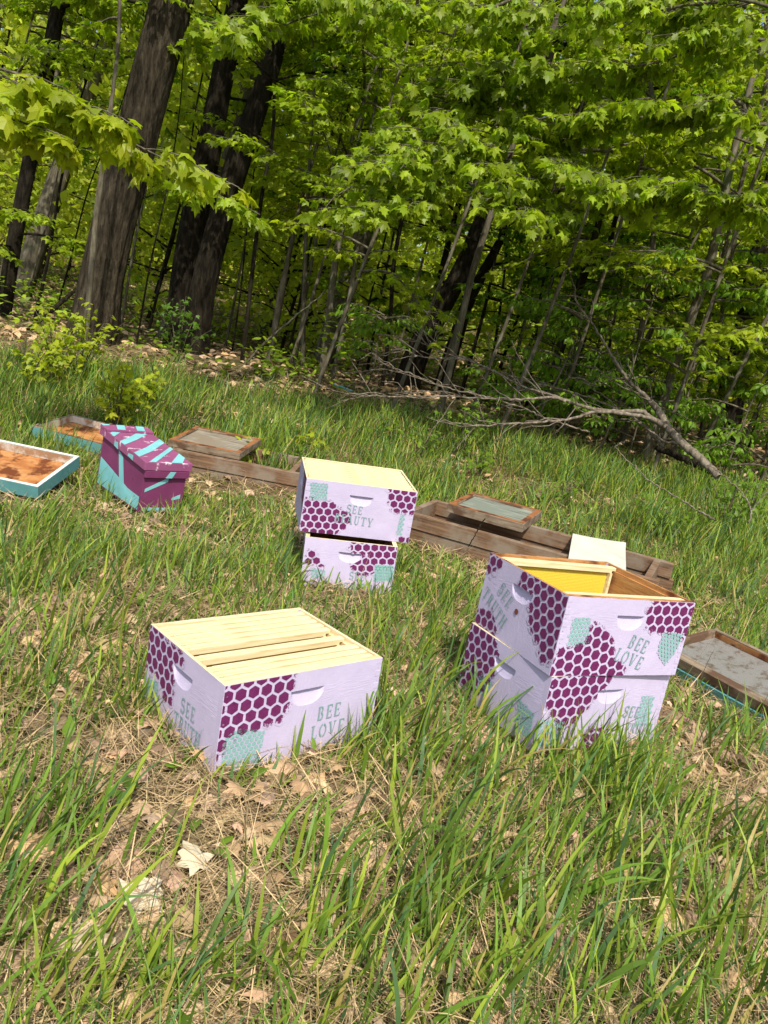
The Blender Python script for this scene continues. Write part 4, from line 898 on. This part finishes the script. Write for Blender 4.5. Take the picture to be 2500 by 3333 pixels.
# ------------------------------------------------------------------ shrubs with bright lobed leaves
def shrub(label, px, D, h, w_, seed, nst, col=((.30, .38, .02), .2, .4), T=MAPLE_S, ls_=.068, sc=.7233, off=(0, 900), group=None):
    r = np.random.default_rng(seed); p = ony((off[0]+px[0]*sc, off[1]+px[1]*sc), D); p[2] = float(ground(p[0], p[1]))-.02; ws, lv = Soup(), Soup()
    for i in range(nst):
        az = r.uniform(0, 6.28); ln = h*r.uniform(.6, 1.1); e = p+np.array([math.cos(az)*w_*r.uniform(.2, 1), math.sin(az)*w_*r.uniform(.2, 1), ln]); mdl = (p+e)/2+np.array([0, 0, ln*.18])
        q, rr = smoothline(np.array([p, mdl, e]), np.array([.005, .004, .002]), 7); V, Q = tube(q, rr, 4); ws.add(V, Q)
        m = int(14*ln/.5)+4; u = r.uniform(.25, 1, m); idx = np.clip((u*6).astype(int), 0, 6); c = q[idx]+r.normal(0, .05, (m, 3)); leaves(lv, c, r.normal(0, 1, (m, 3))*[1, 1, .4]+[0, -.2, -.3], np.array([0, -.35, 1.])+r.normal(0, .35, (m, 3)), r.uniform(.6, 1.2, m)*ls_, T, leafcol(m, r, *col), r)
    return finish_tree('shrub', Vector(p), ws, lv, M['barkgrey'], label, 'shrub', group)
shrub('bright lobed leaved shrub standing tallest among those behind the plum hive', (520, 640), 5.7, .52, .26, 1, 12)
shrub('low bright shrub just right of the tallest one, in front of the twin clump', (650, 520), 6.4, .40, .16, 2, 6)
shrub('rounded bright shrub between the broad maple and the left edge', (240, 520), 6.6, .66, .38, 3, 11)
shrub('straggling bright shrub closest to the left edge of the picture', (120, 560), 6.3, .50, .32, 4, 8)
shrub('tall leafy shoot at the foot of the broad maple', (350, 520), 7.0, .7, .35, 5, 9)
shrub('small bright green seedling clump in the grass below the leaning pole', (1395, 620), 5.9, .20, .12, 6, 5)
shrub('small bright green seedling clump behind the left stand', (1140, 690), 5.5, .18, .14, 7, 5)
shrub('leafy shoots at the base of the twin clump', (800, 380), 8.6, .7, .35, 8, 8, ((.09, .19, .02), .2, .3))
for i, (x, y, D, h, w2) in enumerate([(330, 470, 6.6, .25, .35), (430, 470, 6.5, .22, .3), (640, 560, 6.2, .22, .2), (940, 640, 5.9, .22, .25), (1320, 690, 5.6, .28, .3), (1450, 700, 5.4, .2, .25), (1560, 640, 5.9, .55, .3), (1640, 620, 6.0, .5, .3), (560, 500, 6.6, .5, .3), (0, 440, 5.6, .2, .12)]):
    shrub('low leafy plant growing in the grass beneath the fallen limb', (x, y), D, h, w2, 20+i, 7, ((.13, .24, .02), .2, .5), OVATE if i % 2 else MAPLE_S, .05, .9042, (1000, 950), 'low leafy plants around the fallen limb')

# ------------------------------------------------------------------ grass, straw, dead leaves
foot = []
for k, p in POSES.items():
    if k in ('A', 'B2', 'C2'): foot.append((p[0], p[1], R(p[3]), L_, W_))
foot += [(NP[0], NP[1], R(NP[3]), NW, ND), (-2.35, 3.806, R(-1.9), .60, .45), (-2.475, 5.175, R(-7.6), .56, .49), (1.242, 3.111, R(-60.9), .62, .36), (-1.5, 5.05, R(-2.5), .55, .47), (.35, 4.35, R(-23.5), .5, .47)]
def free(x, y, pad=.0):
    ok = np.ones(len(x), bool)
    for (ox, oy, a, l, w2) in foot:
        u = (x-ox)*math.cos(a)+(y-oy)*math.sin(a); v = -(x-ox)*math.sin(a)+(y-oy)*math.cos(a)
        ok &= ~((u > -pad) & (u < l+pad) & (v > -pad) & (v < w2+pad))
    return ok
def vnoise(x, y, s, seed):
    r = np.random.default_rng(seed); g = r.uniform(0, 1, (64, 64)); X = x*s+20; Y = y*s+20; i = np.floor(X).astype(int); j = np.floor(Y).astype(int); u = X-i; v = Y-j
    u = u*u*(3-2*u); v = v*v*(3-2*v); G = lambda a, b: g[a % 64, b % 64]
    return G(i, j)*(1-u)*(1-v)+G(i+1, j)*u*(1-v)+G(i, j+1)*(1-u)*v+G(i+1, j+1)*u*v
def blades(soup, x, y, h, wd, r, col, lean=None, az=None, curl=None, seg=5, z0=None):
    n = len(x); z = ground(x, y)-.01 if z0 is None else z0
    az = r.uniform(0, 2*np.pi, n) if az is None else az; lean = r.uniform(.05, .6, n) if lean is None else lean; curl = r.uniform(.1, 1.1, n) if curl is None else curl
    t = np.linspace(0, 1, seg); d = np.stack([np.cos(az), np.sin(az), 0*az], -1)
    ang = lean[:, None]+curl[:, None]*t[None]**1.5; st = h[:, None]/(seg-1)
    hx = np.concatenate([np.zeros((n, 1)), np.cumsum(np.sin(ang[:, :-1])*st, 1)], 1); hz = np.concatenate([np.zeros((n, 1)), np.cumsum(np.cos(ang[:, :-1])*st, 1)], 1)
    P = np.stack([x, y, z], -1)[:, None, :]+d[:, None, :]*hx[:, :, None]+np.array([0, 0, 1.])*hz[:, :, None]
    wa = az+np.pi/2+r.normal(0, .7, n); sd = np.stack([np.cos(wa), np.sin(wa), r.normal(0, .15, n)], -1)
    prof = np.clip(np.interp(t, [0, .3, .7, 1], [.55, 1, .75, .04]), 0, 1)
    W = wd[:, None]*prof[None]/2
    tw = 1
    A = P-sd[:, None, :]*W[:, :, None]; B = P+sd[:, None, :]*W[:, :, None]
    V = np.stack([A, B], 2).reshape(n, seg*2, 3)
    q = np.array([[2*k, 2*k+1, 2*k+3, 2*k+2] for k in range(seg-1)])
    Q = (q[None]+np.arange(n)[:, None, None]*seg*2).reshape(-1, 4)
    grad = np.repeat(np.linspace(.62, 1.08, seg), 2)[None, :, None]*0+1
    # yellower pale base of the blade, greener tip (the blade's own colour)
    C = np.repeat(col[:, None, :], seg*2, 1); base = np.repeat(np.clip(1-t*3, 0, 1), 2)[None, :, None]
    C = C*(1-base*.5)+np.array([.22, .23, .06])*base*.5
    soup.add(V.reshape(-1, 3), Q=Q, C=C.reshape(-1, 3))
def gcol(n, r):
    k = r.uniform(0, 1, (n, 1)); a = np.array([.125, .215, .025]); b = np.array([.235, .30, .032]); c = np.array([.085, .165, .05])
    col = np.where(k < .5, a, np.where(k < .82, b, c))*(1+.25*r.standard_normal((n, 1)).clip(-2, 2))
    dry = r.uniform(0, 1, (n, 1)) < .05; return np.clip(np.where(dry, np.array([.40, .31, .10]), col), .01, .9)
r = np.random.default_rng(99); G = Soup()
BARE = [(onz(p, -1.09)[:2], s) for p, s in (((560, 2650), .22), ((850, 2700), .20), ((420, 2850), .18), ((300, 2500), .16), ((2150, 2420), .2), ((2350, 2600), .25), ((800, 2900), .15), ((1100, 1960), .3), ((450, 1990), .25), ((1480, 1900), .3), ((1500, 2750), .12), ((250, 3050), .13), ((1150, 2900), .1))]
def density(x, y):
    d = .25+1.0*vnoise(x, y, 2.6, 3)*vnoise(x, y, 7, 4)*2.2
    for (c, s) in BARE: d = d*(1-.91*np.exp(-((x-c[0])**2+(y-c[1])**2)/(s*s)))
    return d
SHORT = [(-.50, 1.72, .17), (-.28, 1.62, .13), (-.02, 1.72, .14), (-.1, 3.15, .22), (-1.2, 3.7, .2), (.2, 4.25, .35), (-.9, 4.85, .45), (-1.3, 4.8, .4), (.7, 4.1, .45), (1.2, 3.9, .45), (1.35, 2.75, .22), (-.35, 4.85, .4), (-1.9, 3.6, .3), (-1.1, 3.6, .25)]
def short(x, y):
    d = np.ones(len(x))
    for a, b, s_ in SHORT: d = d*(1-.68*np.exp(-((x-a)**2+(y-b)**2)/(s_*s_)))
    return d
def scatter(n, y0, y1, xk=.62, pw=1.0):
    y = y0+(y1-y0)*r.uniform(0, 1, n)**pw; x = r.uniform(-xk, xk, n)*(y+.5)*1.05; return x, y
# near field
for (n, y0, y1, hm, wm) in ((7200, .75, 1.8, .12, .0062), (14000, 1.8, 3.2, .13, .007), (26000, 3.2, 5.2, .145, .0074), (32000, 5.2, 7.6, .19, .009), (7000, 7.3, 8.8, .08, .010)):
    x, y = scatter(n, y0, y1); k = (r.uniform(0, 1, n) < density(x, y)*(1 if y0 < 3 else 1.3)*np.clip((8.6-y-.35*(x < -.5))/1.2, .1, 1)) & free(x, y, .01); x, y = x[k], y[k]; n = len(x)
    h = hm*r.uniform(.35, 1.6, n)*(.6+.8*vnoise(x, y, 2.6, 3))*short(x, y); az = r.normal(.6, 1.6, n)
    blades(G, x, y, h, wm*r.uniform(.5, 1.3, n), r, gcol(n, r), az=az)
# taller tufts
TUFT = [((1000, 2860), .07, 60, .22), ((1150, 3020), .09, 80, .22), ((1050, 3170), .09, 80, .22), ((500, 3270), .08, 60, .2), ((800, 3120), .07, 50, .2), ((960, 2700), .06, 36, .22), ((330, 3280), .08, 60, .2), ((1250, 2700), .09, 80, .24), ((1400, 3050), .08, 70, .22), ((1950, 2850), .1, 90, .26), ((2050, 3280), .08, 70, .22), ((300, 2650), .07, 36, .22), ((1640, 2420), .10, 80, .32), ((1560, 2300), .08, 60, .28), ((1760, 2560), .10, 50, .27), ((1880, 2520), .09, 45, .28), ((2030, 2500), .09, 50, .30), ((1960, 2620), .10, 50, .26),
        ((1200, 2460), .09, 80, .28), ((1280, 2380), .08, 70, .26), ((1360, 2480), .12, 110, .26), ((1450, 2600), .12, 110, .30), ((1100, 2500), .07, 40, .25), ((730, 2560), .06, 26, .24), ((880, 2560), .06, 26, .22), ((1000, 2560), .07, 36, .22),
        ((560, 2420), .05, 14, .25), ((640, 2520), .04, 12, .30), ((700, 2600), .04, 14, .3), ((1500, 2950), .10, 100, .26), ((1330, 2900), .09, 80, .24), ((1700, 2900), .10, 80, .26), ((2250, 2950), .12, 100, .26), ((2400, 2800), .10, 80, .3), ((2100, 3000), .12, 90, .26),
        ((90, 2900), .12, 100, .26), ((40, 2650), .12, 90, .26), ((180, 2750), .08, 50, .26), ((60, 3150), .10, 80, .24), ((1300, 3280), .07, 60, .24), ((1650, 3250), .09, 60, .24), ((950, 3250), .09, 60, .2), ((600, 3200), .08, 40, .2), ((1850, 3150), .09, 60, .24), ((2350, 3200), .10, 80, .26),
        ((950, 1900), .08, 60, .26), ((1060, 1960), .10, 70, .24), ((1180, 1960), .1, 80, .24), ((1290, 1960), .08, 50, .22), ((900, 1820), .12, 110, .30), ((1400, 2250), .14, 130, .26), ((1500, 2120), .12, 90, .26), ((680, 1750), .12, 100, .24), ((500, 1700), .12, 90, .24), ((250, 1700), .16, 140, .26), ((80, 1750), .14, 110, .26), ((400, 2050), .12, 80, .24), ((250, 2150), .15, 110, .26), ((150, 1900), .15, 110, .26), ((780, 1650), .12, 60, .26),
        ((2300, 2300), .10, 50, .26), ((2420, 2450), .09, 60, .26), ((2260, 2450), .08, 50, .26), ((2400, 2200), .12, 60, .24), ((1450, 1880), .10, 60, .26), ((1640, 1830), .10, 40, .24), ((2200, 1900), .16, 90, .24), ((2400, 1950), .16, 100, .24), ((1780, 1640), .2, 100, .28), ((1500, 1560), .25, 150, .28), ((2050, 1700), .2, 110, .26)]
for (p, s, n, hh) in TUFT:
    c = onz(p, -1.09)[:2]; n = int(n*.55); x = c[0]+r.normal(0, s*.75, n); y = c[1]+r.normal(0, s*.75, n); k = free(x, y, .004); x, y = x[k], y[k]; n = len(x)
    if not n: continue
    az = r.normal(r.uniform(-.2, 1.2), 1.0, n); blades(G, x, y, hh*.92*short(x, y)*r.uniform(.45, 1.2, n), .0092*r.uniform(.55, 1.3, n), r, gcol(n, r), az=az, lean=r.uniform(.05, .55, n), curl=r.uniform(.1, 1.3, n), seg=7)
tag(link('grass', G.mesh('grass'), M['grass']), 'uneven tufts of green spring grass', 'grass', kind='stuff')
# dry straw
SW = Soup()
def scol(n, r):
    a = np.array([.52, .385, .205]); k = r.uniform(.35, 1.25, (n, 1)); m = r.uniform(0, 1, (n, 1)); return np.clip(a*k*(1-m*.3)+m*.3*np.array([.32, .19, .09])*k, .01, .8)
for (n, y0, y1, wm) in ((21000, .75, 2.0, .0022), (26000, 2.0, 3.6, .0026), (26000, 3.6, 6.5, .0042), (14000, 6.5, 9, .006)):
    x, y = scatter(n, y0, y1); k = free(x, y, -.01); x, y = x[k], y[k]; n = len(x)
    blades(SW, x, y, r.uniform(.05, .20, n), wm*r.uniform(.5, 1.4, n), r, scol(n, r), lean=r.uniform(1.1, 1.62, n), curl=r.uniform(-.5, .7, n), seg=4, z0=ground(x, y)+r.uniform(.0, .035, n))
# a few tall dry stalks
n = 260; x, y = scatter(n, 1.0, 6.5); k = free(x, y, .02); x, y = x[k], y[k]; n = len(x)
blades(SW, x, y, r.uniform(.15, .42, n), np.full(n, .0024), r, scol(n, r)*1.1, lean=r.uniform(.2, 1.2, n), curl=r.uniform(0, .9, n), seg=6)
tag(link('straw', SW.mesh('straw'), M['straw']), 'matted dry straw between the grass tufts', 'straw', kind='stuff')
# litter
LT = Soup()
for (n, y0, y1, s0) in ((1500, .75, 2.2, .05), (800, .75, 2.6, .09), (2200, 2.2, 4.5, .065), (1800, 4.5, 8.5, .08), (9000, 8, 26, .12)):
    x, y = scatter(n, y0, y1); k = free(x, y, .0); x, y = x[k], y[k]; n = len(x); z = ground(x, y)+r.uniform(.006, .042, n)
    col = np.array([[.43, .29, .165]])*r.uniform(.25, 1.55, (n, 1)); col[:, 2:3] *= r.uniform(.85, 1.2, (n, 1)); col[:, 0:1] *= r.uniform(.92, 1.08, (n, 1))
    aa = r.uniform(0, 6.28, n); leaves(LT, np.stack([x, y, z], -1), np.stack([np.cos(aa), np.sin(aa), r.normal(0, .18, n)], -1), np.array([0, 0, 1.])+r.normal(0, .28, (n, 3)), s0*r.uniform(.5, 1.35, n), MAPLE if y0 < 4 else MAPLE_S, col, r, 1.7)
tag(link('leaf_litter', LT.mesh('leaf_litter'), M['straw']), 'brown dead leaves scattered through the grass and under the trees', 'leaf litter', kind='stuff')
# ground cover: seedlings on the forest floor and broad weeds in the grass
WD = Soup(); n = 26000; y = r.uniform(8.2, 26, n); x = r.uniform(-.65, .65, n)*y; k = vnoise(x, y, .9, 12) > .42; x, y = x[k], y[k]; n = len(x)
leaves(WD, np.stack([x, y, ground(x, y)+np.where(x > -.12*y, r.uniform(.03, 1.5, n), r.uniform(.02, .5, n))*vnoise(x, y, .9, 5)**1.3*1.7], -1), r.normal(0, 1, (n, 3))*[1, 1, .3], np.array([0, -.2, 1.])+r.normal(0, .3, (n, 3)), r.uniform(.05, .13, n), OVATE, leafcol(n, r, (.22, .34, .03), .3, .4), r)
n = 420; x, y = scatter(n, .9, 6); k = free(x, y, .02); x, y = x[k], y[k]; n = len(x)
leaves(WD, np.stack([x, y, ground(x, y)+r.uniform(.015, .07, n)], -1), r.normal(0, 1, (n, 3))*[1, 1, .3]+[0, 0, .3], np.array([0, -.3, 1.])+r.normal(0, .3, (n, 3)), r.uniform(.03, .065, n), OVATE, leafcol(n, r, (.13, .24, .03), .2, .4), r)
tag(link('ground_cover', WD.mesh('ground_cover'), M['leaf']), 'small broad leaved weeds and seedlings', 'weeds', kind='stuff')
# pale dead maple leaves that stand out in the foreground
def deadleaf(label, px, size, ang, col, tilt=.1, z=-1.06):
    s = Soup(); p = onz(px, z); p[2] = float(ground(p[0], p[1]))+.035; rr = np.random.default_rng(int(px[0]))
    V, T = MAPLE; V = V.copy(); V[:, 2] = V[:, 2]*.8+rr.normal(0, .04, len(V)); 
    leaves(s, np.array([p]), np.array([[math.cos(ang), math.sin(ang), tilt]]), np.array([[.1, -.25, 1.]]), np.array([size]), (V, T), np.array([col]), rr)
    o = link('dead_maple_leaf', s.mesh('dead_maple_leaf', p), M['straw']); o.location = p; tag(o, label, 'dead leaf', 'pale dead maple leaves in the foreground')
PL = (.62, .53, .38)
deadleaf('pale dead maple leaf with spread lobes, left of centre in the foreground straw', (420, 2950), .10, 1.2, PL)
deadleaf('cream dead maple leaf in the straw below the front hive box', (650, 2830), .10, 2.2, (.60, .52, .36))
deadleaf('large tan dead maple leaf near the lower left corner', (190, 3080), .11, .4, (.50, .40, .26))
deadleaf('curled brown dead leaf at the very bottom left', (200, 3190), .09, 2.8, (.36, .23, .12))
deadleaf('torn whitish dead leaf in the straw at bottom centre', (1390, 2890), .09, 1.0, (.62, .58, .48))
deadleaf('yellowish tan dead leaf in the grass at lower right', (2150, 2960), .085, -.3, (.58, .40, .18))
deadleaf('light brown dead leaf lying flat at lower centre right', (1820, 3160), .10, .8, (.46, .34, .20))
